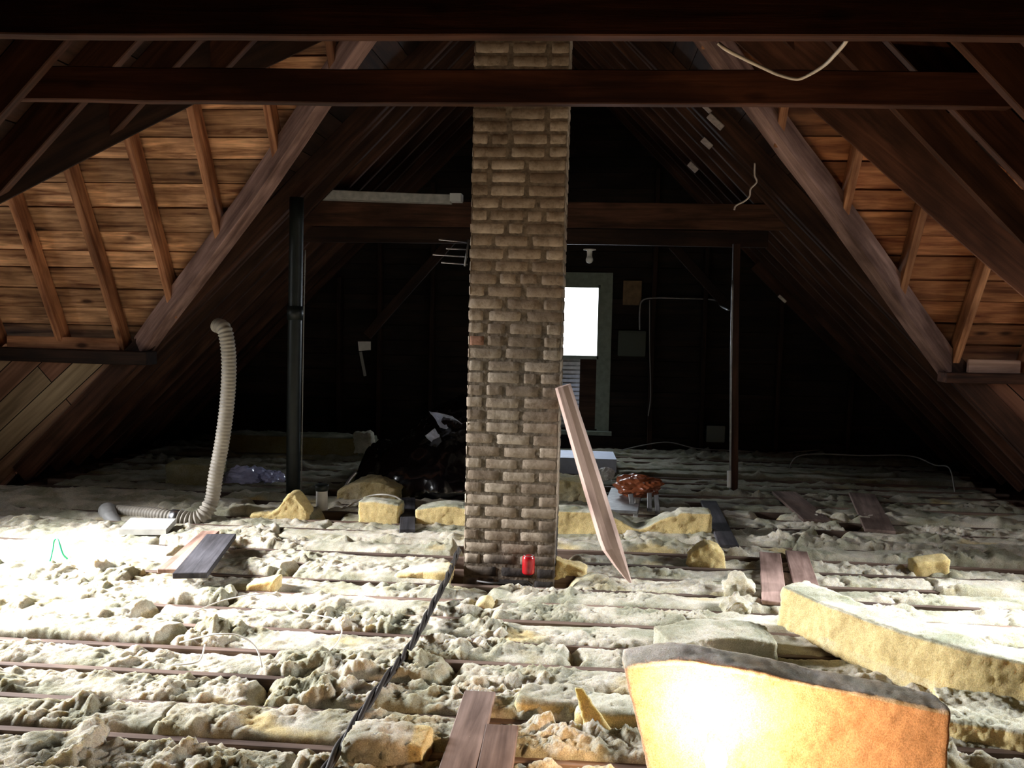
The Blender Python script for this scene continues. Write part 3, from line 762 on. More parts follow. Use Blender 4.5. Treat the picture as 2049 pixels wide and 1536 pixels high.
# ------------------------------------------------------------------ solid batts, chunks
def fluff(name, fn, nu, nv, nw, m, amp=.012, seed=0., dustfn=None, sc=1.0):
    """closed rounded slab; fn(u,v,w) in [0,1]^3 -> world point"""
    pts = {}; vs = []; fs = []; prm = []
    def vid(i, j, k):
        key = (i, j, k)
        if key not in pts:
            pts[key] = len(vs); u, v, w = i/nu, j/nv, k/nw
            vs.append(fn(u, v, w)); prm.append((u, v, w))
        return pts[key]
    for i in range(nu):
        for j in range(nv):
            for k in (0, nw):
                q = (vid(i, j, k), vid(i+1, j, k), vid(i+1, j+1, k), vid(i, j+1, k)); fs.append(q if k else q[::-1])
    for i in range(nu):
        for k in range(nw):
            for j in (0, nv):
                q = (vid(i, j, k), vid(i+1, j, k), vid(i+1, j, k+1), vid(i, j, k+1)); fs.append(q if not j else q[::-1])
    for j in range(nv):
        for k in range(nw):
            for i in (0, nu):
                q = (vid(i, j, k), vid(i, j+1, k), vid(i, j+1, k+1), vid(i, j, k+1)); fs.append(q if i else q[::-1])
    P = np.array([tuple(v) for v in vs]); prm = np.array(prm)
    me = bpy.data.meshes.new(name); me.from_pydata(P.tolist(), [], fs); me.update()
    bm = bmesh.new(); bm.from_mesh(me); bmesh.ops.recalc_face_normals(bm, faces=bm.faces[:])
    for _ in range(2): bmesh.ops.smooth_vert(bm, verts=bm.verts[:], factor=.5, use_axis_x=True, use_axis_y=True, use_axis_z=True)
    bm.normal_update(); bm.verts.ensure_lookup_table()
    N = np.array([v.normal[:] for v in bm.verts]); P = np.array([v.co[:] for v in bm.verts])
    d = amp*(1.1*noise3(P[:, 0]*6*sc, P[:, 1]*6*sc, P[:, 2]*6*sc+seed)+.9*np.abs(noise3(P[:, 0]*19*sc, P[:, 1]*19*sc, P[:, 2]*19*sc+seed))+.45*noise3(P[:, 0]*60*sc, P[:, 1]*60*sc, P[:, 2]*60*sc+seed))
    for v, n_, dd in zip(bm.verts, N, d): v.co += Vector(n_)*dd
    bm.to_mesh(me); bm.free()
    o = link_mesh(name, me, m, None, True)
    setattr_f(o, 'dust', [dustfn(*p) if dustfn else (1.0 if p[2] > .99 else 0.) for p in prm])
    return o
def lerp(a, b, t): return Vector(a)*(1-t)+Vector(b)*t
def slab_fn(path, up, thick, hgt, back=None):
    """path: base line points (front bottom edge); hgt(u) height; thick(u) horizontal depth away from camera"""
    C_ = catmull(path, 10)
    def f(u, v, w):
        t = u*(len(C_)-1); i = min(int(t), len(C_)-2); p = C_[i].lerp(C_[i+1], t-i)
        T = (C_[i+1]-C_[i]).normalized(); n = Vector((-T.y, T.x, 0)).normalized()
        if n.y < 0: n = -n
        h = hgt(u) if callable(hgt) else hgt; th = thick(u) if callable(thick) else thick
        lean = back(u) if callable(back) else (back or 0)
        return p + n*(v*th + lean*w) + Vector((0, 0, w*h))
    return f
def V3(a, z=None): return Vector((float(a[0]), float(a[1]), float(a[2]) if z is None else z))
# the long yellow batt lying at the right
path = [V3(fl(1552, 1272, .0), .055), V3(fl(1650, 1312, 0), .02), V3(fl(1790, 1368, 0), .0), V3(fl(1920, 1410, 0), -.0), V3(fl(2080, 1440, 0), -.0), V3(fl(2260, 1480, 0), -.01)]
o = fluff('insulation_slab', slab_fn(path, None, .17, lambda u: .165+.05*math.sin(u*3.0)-.02*u, back=lambda u: .03), 110, 10, 14, M_wooly, .012, 3, dustfn=lambda u, v, w: (1.3 if w > .93 else .05+.35*(w < .3)))
tag(o, 'long thick yellow batt lying diagonally at the right edge, its top bright with daylight', 'insulation')
# the standing orange-lit batt in front
YB = 2.42
def bat_front(u, v, w):
    # u along the top from left to right, w up; the left end curls away and tapers to the foot
    px = 1250+(1905-1250)*u
    pt = 1352-30*math.sin(min(u/.28, 1)*math.pi/2)+(1425-1322)*max(0, (u-.15)/.85)**1.15
    top = dp(px, pt, YB+.05*(1-u)+.06*math.sin(u*3))
    xb = top[0]+.13*(1-u)**1.5 - .02*u; yb = top[1]-.12
    bot = Vector((float(xb), float(yb), -.12))
    p = lerp(bot, V3(top), w)
    p.y += v*(.13+.02*math.sin(u*4)) + .08*(1-u)**6 + .03*math.sin(w*3.14)
    return p
o = fluff('insulation_slab', bat_front, 90, 8, 60, M_woolo, .006, 8, dustfn=lambda u, v, w: (1.2 if w > .97 else (.5 if v > .5 else -.1)), sc=.8)  # top edge dust tone made paler, light put into the colour
tag(o, 'orange-lit batt standing on edge in front of the glowing lamp', 'insulation')
# grey batt beyond it
pg = [V3(fl(1345, 1322, .02), .0), V3(fl(1450, 1325, .0), .0), V3(fl(1552, 1330, .0), .0)]
o = fluff('insulation_slab', slab_fn(pg, None, .22, lambda u: .085+.02*math.sin(u*3), back=.0), 50, 22, 9, M_wool, .008, 5, dustfn=lambda u, v, w: 1.1)
tag(o, 'smooth grey batt end lying between the orange batt and the long yellow one', 'insulation')
# edge of another batt at the lower right corner
pg = [V3(fl(1890, 1475, .0), -.02), V3(fl(2049, 1500, .0), -.02), V3(fl(2250, 1530, .0), -.02)]
o = fluff('insulation_slab', slab_fn(pg, None, .30, .08), 60, 30, 8, M_wooly, .018, 15, dustfn=lambda u, v, w: 1.4 if w > .9 else .1)
tag(o, 'batt with a fluffy bluish white top in the lower right corner', 'insulation')
def chunk(px0, px1, pyb, hpx, depth, m, label, seed=0, amp=.010, dustfn=None, z0=-.02, wedge=None, yaw=0, res=.014):
    a, b = V3(fl(px0, pyb, z0)), V3(fl(px1, pyb, z0)); y = (a.y+b.y)/2; a.y = b.y = y
    h = hpx/F*y
    L_ = (b-a).length
    def f(u, v, w):
        hh = h*(wedge(u) if wedge else 1.0)
        p = a.lerp(b, u); return Vector((p.x, p.y+v*depth + yaw*(u-.5)*L_, z0+w*hh))
    o = fluff('insulation_chunk', f, max(6, int(L_/res)), max(4, int(depth/res)), max(4, int(h/res)), m, amp, seed, dustfn)
    return tag(o, label, 'insulation')
yd = lambda u, v, w: (1.2 if w > .95 else (.9 if v > .6 else -.1))
chunk(715, 800, 1052, 52, .16, M_wooly, 'square yellow batt end under the arched wire, left of the short dark plank', 1, dustfn=yd, wedge=lambda u: 1-.18*abs(u-.3))
chunk(830, 945, 1056, 46, .18, M_wooly, 'rounded yellow batt end touching the left side of the chimney', 2, dustfn=yd, wedge=lambda u: .65+.35*math.sin(u*2.2+.3))
chunk(1100, 1418, 1078, 58, .16, M_wooly, 'long bright yellow batt behind the leaning post, right of the chimney', 3, dustfn=yd, wedge=lambda u: .9-.55*math.exp(-((u-.55)/.13)**2)+.12*(u > .8)*1)
chunk(498, 618, 1044, 62, .14, M_wooly, 'pointed yellow insulation tuft beside the black vent pipe', 4, dustfn=lambda u, v, w: .2, wedge=lambda u: .22+.78*math.exp(-((u-.72)/.22)**2), amp=.014)
chunk(1832, 1898, 1158, 40, .12, M_wooly, 'small bright yellow chunk catching daylight near the right edge', 5, dustfn=lambda u, v, w: -.1, wedge=lambda u: .7+.3*u)
chunk(1378, 1448, 1140, 52, .12, M_wooly, 'torn yellow chunk beside the two brown planks, the upper one', 6, dustfn=lambda u, v, w: .3, wedge=lambda u: .55+.45*math.sin(u*3.1), amp=.02)
chunk(1448, 1512, 1206, 44, .12, M_wool, 'crumpled cream chunk left of the two brown planks, the lower one', 7, dustfn=lambda u, v, w: .7, amp=.03, wedge=lambda u: .6+.4*math.sin(u*3.1))
chunk(788, 900, 1170, 30, .16, M_wooly, 'flat cream batt offcut beside the black cable near the chimney foot', 8, dustfn=lambda u, v, w: .9 if w > .9 else .1, wedge=lambda u: .5+.5*min(1, u*2))
chunk(492, 552, 1190, 34, .10, M_wooly, 'small cream wedge of batt on the bright side of the floor', 9, dustfn=lambda u, v, w: .3, wedge=lambda u: .6+.4*u)
chunk(1108, 1170, 1160, 44, .10, M_wooly, 'frayed yellow tuft at the right foot of the chimney', 10, dustfn=lambda u, v, w: .5, wedge=lambda u: 1-.5*u, amp=.018)
chunk(945, 990, 1232, 34, .08, M_wooly, 'little round yellow lump on the floor in front of the chimney', 11, dustfn=lambda u, v, w: .4, wedge=lambda u: math.sin(.3+u*2.5), amp=.012)
chunk(1115, 1185, 1012, 50, .3, M_wooly, 'pale mound of insulation behind the leaning post', 12, dustfn=lambda u, v, w: .8, amp=.02)
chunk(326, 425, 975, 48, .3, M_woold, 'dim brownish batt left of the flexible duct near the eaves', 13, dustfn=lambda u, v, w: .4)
chunk(672, 795, 1010, 52, .25, M_wool, 'curled brownish tuft behind the short metal pipe', 14, dustfn=lambda u, v, w: .1, wedge=lambda u: .45+.5*math.sin(u*2.8), amp=.02)
chunk(1450, 1500, 1240, 42, .12, M_wool, 'cream lump of wool standing up in front of the two brown planks', 16, dustfn=lambda u, v, w: .8, amp=.03, wedge=lambda u: .5+.5*math.sin(u*3.1))
chunk(0, 138, 1560, 70, .20, M_wool, 'twisted olive batt piece in the lower left corner', 17, dustfn=lambda u, v, w: .9, wedge=lambda u: .4+.5*u+.1*math.sin(u*9), yaw=.4, amp=.035)
chunk(690, 850, 1545, 62, .14, M_wool, 'thick batt piece with a yellow broken end at the bottom centre', 18, dustfn=lambda u, v, w: .9 if u < .8 else 0, amp=.018)
chunk(1035, 1190, 1450, 48, .16, M_wool, 'frosted batt beside the front brown planks', 19, dustfn=lambda u, v, w: 1.2 if w > .8 else -.1, amp=.016)
chunk(1155, 1345, 1470, 44, .16, M_wooly, 'long batt reaching behind the orange-lit slab, a loose strip on it', 20, dustfn=lambda u, v, w: 1.2 if w > .8 else .1, amp=.012)
# upright flake
a = V3(fl(1200, 1450)); 
def fk(u, v, w):
    p = lerp(dpv(1198, 1462, 2.85), dpv(1158, 1378, 2.85), w); wd2 = .045*(1-w*.7)
    return p+Vector(((u-.5)*wd2*2, v*.012, 0))
o = fluff('insulation_flake', fk, 6, 2, 24, M_wooly, .006, 3, dustfn=lambda u, v, w: .2); tag(o, 'thin curled strip of yellow wool sticking up at the bottom centre', 'insulation')
# the far batt lying across at the back left
pg = [V3(dp(432, 950, 7.9), .03), V3(dp(560, 950, 7.9), .03), V3(dp(742, 950, 7.9), .03)]
hf = float(dp(580, 872, 7.9)[2])-.03
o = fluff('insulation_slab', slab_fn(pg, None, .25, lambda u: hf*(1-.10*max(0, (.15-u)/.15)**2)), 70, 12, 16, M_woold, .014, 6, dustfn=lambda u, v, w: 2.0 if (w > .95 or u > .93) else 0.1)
tag(o, 'big dim olive batt standing on edge at the back, behind the black vent pipe', 'insulation')
o = fluff('insulation_chunk', lambda u, v, w: dpv(708, 908, 7.85)+Vector((u*.16, v*.1, w*.20)), 12, 8, 14, M_wool, .02, 8, dustfn=lambda u, v, w: 1.5)
tag(o, 'white frosted tuft on the end of the dim olive batt at the back', 'insulation')
# brown lump behind
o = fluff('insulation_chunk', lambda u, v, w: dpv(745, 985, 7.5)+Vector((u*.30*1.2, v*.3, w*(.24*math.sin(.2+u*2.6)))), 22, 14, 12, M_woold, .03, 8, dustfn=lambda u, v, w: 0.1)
tag(o, 'dark brown mound of wool beside the black plastic sheet', 'insulation')

# ------------------------------------------------------------------ planks
def plank(pts, th, z, m, label, name='plank', sag=0):
    """pts: four floor corners in the photograph's frame at height z (near-left, near-right, far-right, far-left)"""
    P = [V3(fl(x, y, z)) for x, y in pts]
    c = sum(P, Vector())/4
    # local frame with X along the length
    X = ((P[3]+P[2])-(P[0]+P[1])).normalized(); L_ = (((P[3]+P[2])-(P[0]+P[1]))/2).length
    wdt = (((P[1]+P[2])-(P[0]+P[3]))/2); wv = (wdt-X*wdt.dot(X)); wl = wv.length
    p0 = c-X*L_/2-Vector((0, 0, th/2)); p1 = c+X*L_/2-Vector((0, 0, th/2))
    o = beam(name, p0, p1, wl, th, m, rough=.002, bevel=.003)
    return tag(o, label, 'plank')
plank([(318, 1138), (352, 1140), (440, 1062), (402, 1060)], .022, .090, M_planklight, 'pale worn plank lying beside the dark charred one at the left')
plank([(350, 1140), (412, 1150), (468, 1072), (418, 1062)], .030, .105, M_plankdark, 'charred black plank with a notch lying on the bright insulation')
plank([(1526, 1206), (1576, 1200), (1562, 1102), (1520, 1106)], .022, .045, M_plankred, 'brown plank right of the leaning post, the left one of the pair')
plank([(1596, 1190), (1645, 1186), (1615, 1100), (1572, 1102)], .022, .045, M_plankred, 'brown plank right of the leaning post, the right one of the pair')
plank([(1438, 1090), (1480, 1090), (1432, 1000), (1404, 1002)], .022, .05, M_plankdark, 'dark grey plank next to the end of the long bright yellow batt')
plank([(1610, 1042), (1660, 1036), (1590, 982), (1548, 984)], .022, .04, M_plank, 'dim plank in the shadow beyond the paired planks, left one')
plank([(1730, 1062), (1792, 1058), (1748, 985), (1702, 988)], .022, .04, M_plank, 'dim wide plank in the shadow at the right, reaching toward the eaves')
plank([(868, 1560), (948, 1560), (990, 1384), (930, 1380)], .024, .045, M_plank, 'weathered grey-brown plank at the bottom centre, the longer left one')
plank([(948, 1560), (1026, 1560), (1036, 1450), (975, 1446)], .024, .050, M_plank, 'weathered grey-brown plank at the bottom centre, the shorter right one')
plank([(798, 1058), (833, 1060), (830, 995), (806, 994)], .022, .045, M_plankdark, 'short dark plank between the two yellow batt ends left of the chimney')
plank([(1220, 1020), (1262, 1022), (1300, 978), (1210, 975)], .02, .09, M_dull, 'grey metal sheet lying under the brown plastic behind the leaning post', name='metal_sheet')

# ------------------------------------------------------------------ leaning post with a pointed foot
def leaning():
    foot = V3(fl(1246, 1168, .0)); foot.z = .0
    top = dpv(1126, 772, CHY0-.10+.02)
    # where the top touches the chimney corner
    X = (top-foot); L_ = X.length; X.normalize()
    Yv = Vector((0, 1, 0)); U = X.cross(Yv).normalized(); Yv = U.cross(X).normalized()
    bm = bmesh.new(); rings = []
    for t, sx in ((0, .12), (.03, .30), (.10, .62), (.19, .95), (.25, 1.0), (.5, .97), (.8, .85), (.985, .76), (1.0, .74)):
        c = foot+X*L_*t; ring = []
        off = (1-sx)*.5*.095 if t < .25 else 0
        for k in range(10):
            a = 2*math.pi*k/10+.3
            e = 1.0/max(abs(math.cos(a))**3+abs(math.sin(a))**3, .3)**(1/3)
            ring.append(bm.verts.new(c + U*(math.cos(a)*e*.056*sx + (-off if t < .25 else 0)) + Yv*(math.sin(a)*e*.036*max(sx, .4))))
        rings.append(ring)
    for i in range(len(rings)-1):
        for k in range(10): bm.faces.new((rings[i][k], rings[i][(k+1) % 10], rings[i+1][(k+1) % 10], rings[i+1][k]))
    bm.faces.new(rings[0][::-1]); bm.faces.new(rings[-1])
    bmesh.ops.recalc_face_normals(bm, faces=bm.faces[:])
    # bring into a frame with X along the grain
    mm = Matrix.Identity(4)
    for i in range(3): mm[i][0] = X[i]; mm[i][1] = Yv[i]; mm[i][2] = U[i]; mm[i][3] = foot[i]
    bmesh.ops.transform(bm, matrix=mm.inverted(), verts=bm.verts[:])
    o = from_bm('leaning_post', bm, M_post, smooth=False); o.matrix_world = mm
    tag(o, 'pinkish brown wooden post with a pointed foot leaning against the chimney', 'post')
leaning()

# ------------------------------------------------------------------ can
def lathe(name, prof, m, seg=28, parent=None, smooth=True):
    bm = bmesh.new(); rings = []
    for r, z in prof: rings.append([bm.verts.new((r*math.cos(2*math.pi*k/seg), r*math.sin(2*math.pi*k/seg), z)) for k in range(seg)])
    for i in range(len(rings)-1):
        for k in range(seg): bm.faces.new((rings[i][k], rings[i][(k+1) % seg], rings[i+1][(k+1) % seg], rings[i+1][k]))
    bm.faces.new(rings[0][::-1]); bm.faces.new(rings[-1]); bmesh.ops.recalc_face_normals(bm, faces=bm.faces[:])
    return from_bm(name, bm, m, parent, smooth)
c = V3(dp(1057, 1148, 4.44)); 
can = lathe('drink_can', [(.024, 0), (.031, .006), (.033, .012), (.033, .085), (.030, .094), (.027, .099)], M_can); can.location = c
tag(can, 'red drink can standing at the foot of the chimney', 'can')
lathe('can_lid', [(.0265, .098), (.0275, .101), (.024, .101), (.023, .098)], M_metal, parent=can)
# plank bit under the can
# ------------------------------------------------------------------ black vent pipe
b0 = V3(fl(586, 990)); yv = b0.y
tp = dpv(594, 395, yv)
vp = tube('vent_pipe', [Vector((b0.x, yv, -.12)), dpv(588, 800, yv), dpv(591, 600, yv), tp], .052, M_black, seg=20, sm=4); tag(vp, 'tall black vent pipe rising from the floor left of the chimney', 'pipe')
tube('coupling', [dpv(590.6, 640, yv), dpv(590.9, 612, yv)], .060, M_black, vp, seg=20, sm=1)
tube('wire', [dpv(603, 985, yv-.03), dpv(606, 760, yv-.03), dpv(608, 640, yv-.03), dpv(611, 500, yv-.03)], .004, M_greywire, vp, seg=6)
# short metal flue
c = V3(fl(644, 1026, -.02)); hh = float(dp(645, 970, c.y)[2])-c.z
sp = lathe('flue_stub', [(.040, 0), (.040, hh*.8), (.040, hh*.83)], M_white); sp.location = c
tag(sp, 'short pale metal pipe stub with a dark cap, right of the black vent pipe', 'pipe')
lathe('cap', [(.043, hh*.80), (.048, hh*.86), (.050, hh*1.0), (.042, hh*1.02)], M_black, parent=sp)

# ------------------------------------------------------------------ flexible duct
yd_ = 5.55
D = [dpv(434, 650, yd_+.05), dpv(450, 662, yd_), dpv(458, 720, yd_), dpv(455, 800, yd_), dpv(445, 880, yd_), dpv(432, 950, yd_), dpv(424, 1000, yd_), dpv(408, 1030, yd_-.05)]
hose = tube('flexible_duct', D, lambda s: .047+.0035*math.sin(s*2*math.pi/.024), M_duct, seg=20, sm=40, caps=True); tag(hose, 'pale ribbed flexible duct dropping from the roof to the floor at the left', 'duct')
D2 = [dpv(420, 1012, yd_-.06), dpv(405, 1032, yd_-.10), dpv(385, 1040, yd_-.12), dpv(360, 1036, yd_-.12)]
tube('elbow', D2, lambda s: .050+.006*math.sin(s*2*math.pi/.028), M_duct, hose, seg=20, sm=30)
tube('clamp', [dpv(362, 1036, yd_-.12), dpv(344, 1034, yd_-.12)], .052, M_metal, hose, seg=20, sm=1)
tube('hose_tail', [dpv(346, 1034, yd_-.12), dpv(320, 1030, yd_-.10), dpv(285, 1026, yd_-.05), dpv(235, 1022, yd_)], lambda s: .042+.003*math.sin(s*2*math.pi/.026), M_duct, hose, seg=18, sm=26)
bt = tube('duct_boot', [dpv(214, 1020, yd_-.02), dpv(222, 1036, yd_-.12), dpv(238, 1052, yd_-.16), dpv(242, 1064, yd_-.16)], lambda s: .056-.06*s, plain('grey_duct', (.33, .33, .32), .6, noise=.2), None, seg=20); tag(bt, 'grey rounded duct boot at the left end of the flexible duct', 'duct')
# register box lying under the duct
bx = [V3(fl(238, 1070, .03)), V3(fl(332, 1070, .03)), V3(fl(352, 1048, .03)), V3(fl(262, 1046, .03))]
vs = [p for p in bx]+[p+Vector((0, 0, .035)) for p in bx]
o = from_data('register_box', vs, [(0, 3, 2, 1), (4, 5, 6, 7), (0, 1, 5, 4), (1, 2, 6, 5), (2, 3, 7, 6), (3, 0, 4, 7)], plain('register_paint', (.62, .62, .60), .6, noise=.15)); tag(o, 'flat white metal register box on the floor below the duct', 'box')

# ------------------------------------------------------------------ crumpled film, plastic sheet
def crumple(name, c, s, m, seed, label, cat, n=4):
    bm = bmesh.new(); bmesh.ops.create_icosphere(bm, subdivisions=n, radius=1.0)
    P = np.array([v.co[:] for v in bm.verts])
    d = 1+.30*noise3(P[:, 0]*1.6+seed, P[:, 1]*1.6, P[:, 2]*1.6)+.22*np.abs(noise3(P[:, 0]*4+seed, P[:, 1]*4, P[:, 2]*4))+.10*np.abs(noise3(P[:, 0]*9+seed, P[:, 1]*9, P[:, 2]*9))
    for v, k in zip(bm.verts, d):
        v.co = Vector((v.co.x*s[0]*k, v.co.y*s[1]*k, v.co.z*s[2]*k))
    o = from_bm(name, bm, m); o.location = c; tag(o, label, cat); return o
crumple('plastic_bag', dpv(487, 962, 6.75), (.17, .12, .11), M_bag, 1, 'crumpled bluish clear plastic on the insulation, biggest heap beside the duct', 'plastic bag')
crumple('plastic_bag', dpv(543, 962, 6.80), (.10, .10, .085), M_bag, 5, 'crumpled bluish clear plastic touching the black vent pipe', 'plastic bag')
crumple('plastic_bag', dpv(452, 992, 6.55), (.075, .08, .055), M_bag, 9, 'small shiny scrap of clear plastic at the foot of the duct', 'plastic bag')
# black sheet draped over a heap: height field between measured ridge points
def sheet():
    nx, ny = 60, 34; yb0, yb1 = 6.3, 7.7
    x0, x1 = float(dp(742, 960, 7.0)[0]), float(dp(960, 960, 6.6)[0])
    vs = []; fs = []
    for i in range(nx+1):
        for j in range(ny+1):
            u, v = i/nx, j/ny; x = x0+(x1-x0)*u; y = yb0+(yb1-yb0)*v
            ridge = .30+.30*max(0, math.sin(u*2.6-.5))**1.2+.13*u
            prof = math.sin(min(v/.55, 1)*math.pi/2)**.8*(1 if v < .6 else math.cos((v-.6)/.4*math.pi/2)**.6 if v < 1 else 0)
            z = -.02+ridge*prof
            z += .05*abs(float(noise3(x*5, y*5, 3)))*prof+.03*abs(float(noise3(x*13, y*9, 7)))*prof
            y2 = y+.10*float(noise3(x*4, z*5, 1)); vs.append((x, y2, max(z, -.02)))
    for i in range(nx):
        for j in range(ny):
            a = i*(ny+1)+j; fs.append((a, a+ny+1, a+ny+2, a+1))
    o = from_data('plastic_sheet', vs, fs, M_blackfilm, smooth=True)
    so = o.modifiers.new('thick', 'SOLIDIFY'); so.thickness = .003
    tag(o, 'shiny black plastic sheet draped over a heap left of the chimney', 'plastic sheet')
    # raised crinkled flap at its crest, coloured pale as painted highlights
    pts = [(858, 823), (880, 826), (905, 833), (932, 852), (905, 862), (880, 855), (872, 840)]
    def flap(poly, y, name, seed):
        P = [dpv(a, b, y+.04*math.sin(i*2.1+seed)) for i, (a, b) in enumerate(poly)]
        bm = bmesh.new(); c = sum(P, Vector())/len(P)+Vector((0, .07, .01)); cv = bm.verts.new(c); pv = [bm.verts.new(p) for p in P]
        for i in range(len(pv)): bm.faces.new((cv, pv[i], pv[(i+1) % len(pv)]))
        bmesh.ops.subdivide_edges(bm, edges=bm.edges[:], cuts=5, use_grid_fill=True)
        for v_ in bm.verts:
            q = v_.co; v_.co.y += .05*abs(float(noise3(q.x*14, q.z*14, seed)))+.02*float(noise3(q.x*32, q.z*32, seed))
        f = from_bm(name, bm, M_glint, o, False); m_ = f.modifiers.new('t', 'SOLIDIFY'); m_.thickness = .003
        return f
    flap(pts, 6.72, 'flap', 1.0)
    flap([(850, 872), (868, 858), (880, 872), (892, 895), (905, 915), (928, 945), (900, 925), (878, 900)], 6.62, 'fold', 4.0)
sheet()
# brown ribbed plastic thing behind the post
c = dpv(1278, 972, 6.3)
o = crumple('brown_plastic_wrap', c, (.155, .11, .075), M_brown, 3, 'shiny reddish brown plastic bundle behind the leaning post', 'bundle')
for i, (px, py, dx) in enumerate([(1262, 1010, .03), (1275, 1018, -.02), (1300, 1008, .0), (1312, 1012, .02)]):
    tag(beam('loose_strip', dpv(px, py-22, 6.1), dpv(px+dx*200, py+16, 6.0), .035, .006, M_white if i == 1 else M_dull, up=(0, 1, 0)), f'loose pale strip hanging below the reddish brown bundle, {ordn(i)} from the left', 'strip', 'strips below the brown bundle')
crumple('paper_scrap', dpv(1213, 948, 6.9), (.055, .05, .05), M_white, 7, 'small crumpled white scrap right of the white box', 'paper')
# white box behind the post
yb2 = 7.6
a, b_, t_, tf = dp(1112, 946, yb2), dp(1233, 946, yb2), dp(1180, 917, yb2), None
z0, z1 = float(a[2]), float(t_[2]); x0, x1 = float(a[0])-.12, float(b_[0])
vs = [(x0, yb2, z0), (x1, yb2, z0), (x1, yb2, z1), (x0, yb2, z1), (x0+.02, yb2+.42, z0), (x1-.02, yb2+.42, z0), (x1-.02, yb2+.42, z1), (x0+.02, yb2+.42, z1)]
o = from_data('white_box', vs, [(0, 1, 2, 3), (7, 6, 5, 4), (3, 2, 6, 7), (0, 4, 5, 1), (1, 5, 6, 2), (0, 3, 7, 4)], M_box); tag(o, 'low white box with a bluish top under the far window, right of the chimney', 'box')
tag(box('support_board', (x0, yb2-.02, -.05), (x1-.25, yb2+.40, z0), M_dull), 'grey base under the low white box', 'board')
# curved shiny strip
tag(tube('metal_strip', [dpv(713, 944, 6.3), dpv(698, 962, 6.25), dpv(686, 985, 6.2), dpv(672, 1020, 6.1), dpv(662, 1034, 6.05)], .012, M_metal, seg=8), 'curved shiny metal strip sticking up between pipe stub and yellow batt', 'strip')
# white panel on the far beam
yq = yb_-.02; zt_ = float(dp(1300, 408, yb_)[2])+.02
a, b_ = dp(640, 400, yq), dp(905, 405, yq)
pn = beam('white_board', (float(a[0]), yq-.02, zt_+.02), (float(b_[0]), yq+.03, zt_-.005), .30, .07, plain('panel_paint', (.48, .46, .42), .7, noise=.3)); tag(pn, 'whitish flat panel laid on the far crossbeam left of the chimney', 'panel')
box('end_face', (float(b_[0]), yq-.13, zt_-.03), (float(b_[0])+.09, yq+.0, zt_+.035), plain('panel_end', (.70, .70, .68), .7), None)
pe = bpy.data.objects['end_face']; keep(pe, pn); pe.matrix_parent_inverse = pn.matrix_basis.inverted()
# old aerial on the chimney side
ae = empty('aerial', V3(dp(938, 505, 5.0))); tag(ae, 'old four-pronged metal aerial sticking out behind the left chimney edge', 'aerial')
for (xa, ya_, xb, yb3) in ((878, 479, 936, 485), (893, 497, 937, 499), (866, 509, 936, 514), (883, 525, 936, 529)):
    tube('prong', [dpv(xa, ya_, 5.0), dpv(xb, yb3, 5.05)], .0045, M_metal, ae, seg=6, sm=1)
tube('boom', [dpv(938, 480, 5.05), dpv(930, 532, 5.0)], .007, M_dull, ae, seg=6, sm=1)
# bulb holder under the far beam
c = dpv(1180, 498, yb_)
lh = lathe('lamp_holder', [(.05, 0), (.052, -.008), (.022, -.014), (.020, -.055), (.024, -.06)], M_white); lh.location = c; tag(lh, 'bare white bulb holder under the far crossbeam, unlit', 'lamp')
lathe('bulb', [(.018, -.058), (.027, -.075), (.030, -.09), (.022, -.108), (.006, -.116)], M_white, parent=lh)

# ------------------------------------------------------------------ wiring
def sag(a, b, n, d):
    return [Vector(a).lerp(Vector(b), t/n)-Vector((0, 0, d*4*(t/n)*(1-t/n))) for t in range(n+1)]
cab = [(640, 1560, .03), (690, 1478, .045), (745, 1395, .05), (790, 1335, .05), (815, 1302, .045), (845, 1250, .05), (868, 1206, .05), (893, 1160, .05), (905, 1130, .05), (918, 1100, .07)]
P = [V3(fl(x, y, z)) for x, y, z in cab]
bmx = bmesh.new()
pc = catmull(P, 14)
for ph in (0, 2.1, 4.2):
    q = []
    for i, p in enumerate(pc):
        a = i*.23+ph; q.append(p+Vector((math.cos(a)*.009, math.sin(a)*.004, math.sin(a)*.008)))
    tube('x', q, .0085, None, seg=7, sm=1, bm_in=bmx)
tag(from_bm('twisted_cable', bmx, M_cable, smooth=True), 'thick black twisted cable running over the joists toward the chimney', 'cable')
def wire(name, pts, r, m, label, cat='wire', y=None):
    P = [V3(fl(a, b, z)) if y is None else dpv(a, b, z) for a, b, z in pts]
    return tag(tube(name, P, r, m, seg=6), label, cat)
wire('white_wire', [(385, 1225, .05), (450, 1200, .09), (520, 1188, .13), (555, 1192, .11), (585, 1222, .09), (630, 1230, .09), (668, 1238, .10), (684, 1260, .08), (672, 1290, .05), (640, 1312, .04), (610, 1325, .03)], .0032, M_wire, 'loose pale wire looping over the lit insulation left of the cable')
wire('white_wire', [(360, 1285, .04), (400, 1275, .10), (440, 1268, .13), (480, 1272, .13), (512, 1295, .10), (525, 1334, .05)], .0034, M_wire, 'short arching pale wire nearer the camera on the lit insulation')
wire('white_wire', [(410, 1290, .05), (404, 1312, .06), (392, 1325, .06), (345, 1330, .04)], .0034, M_wire, 'curled end of pale wire at the left on the bright wool')
wire('green_loop', [(100, 1122, .06), (105, 1100, .10), (108, 1082, .14), (114, 1078, .15), (119, 1088, .13), (126, 1108, .08), (135, 1118, .05)], .0048, M_green, 'thin green string loop standing on the brightest insulation', 'string')
wire('white_wire', [(680, 1030, 6.0), (705, 1008, 5.95), (735, 993, 5.9), (765, 989, 5.85), (790, 993, 5.85), (803, 1000, 5.85)], .006, M_wire, 'pale wire arching over the square yellow batt end', y=1)
wire('white_wire', [(600, 1003, 6.2), (635, 1005, 6.2), (680, 1006, 6.15), (720, 1009, 6.1)], .005, M_wire, 'straight pale wire passing behind the short pipe stub', y=1)
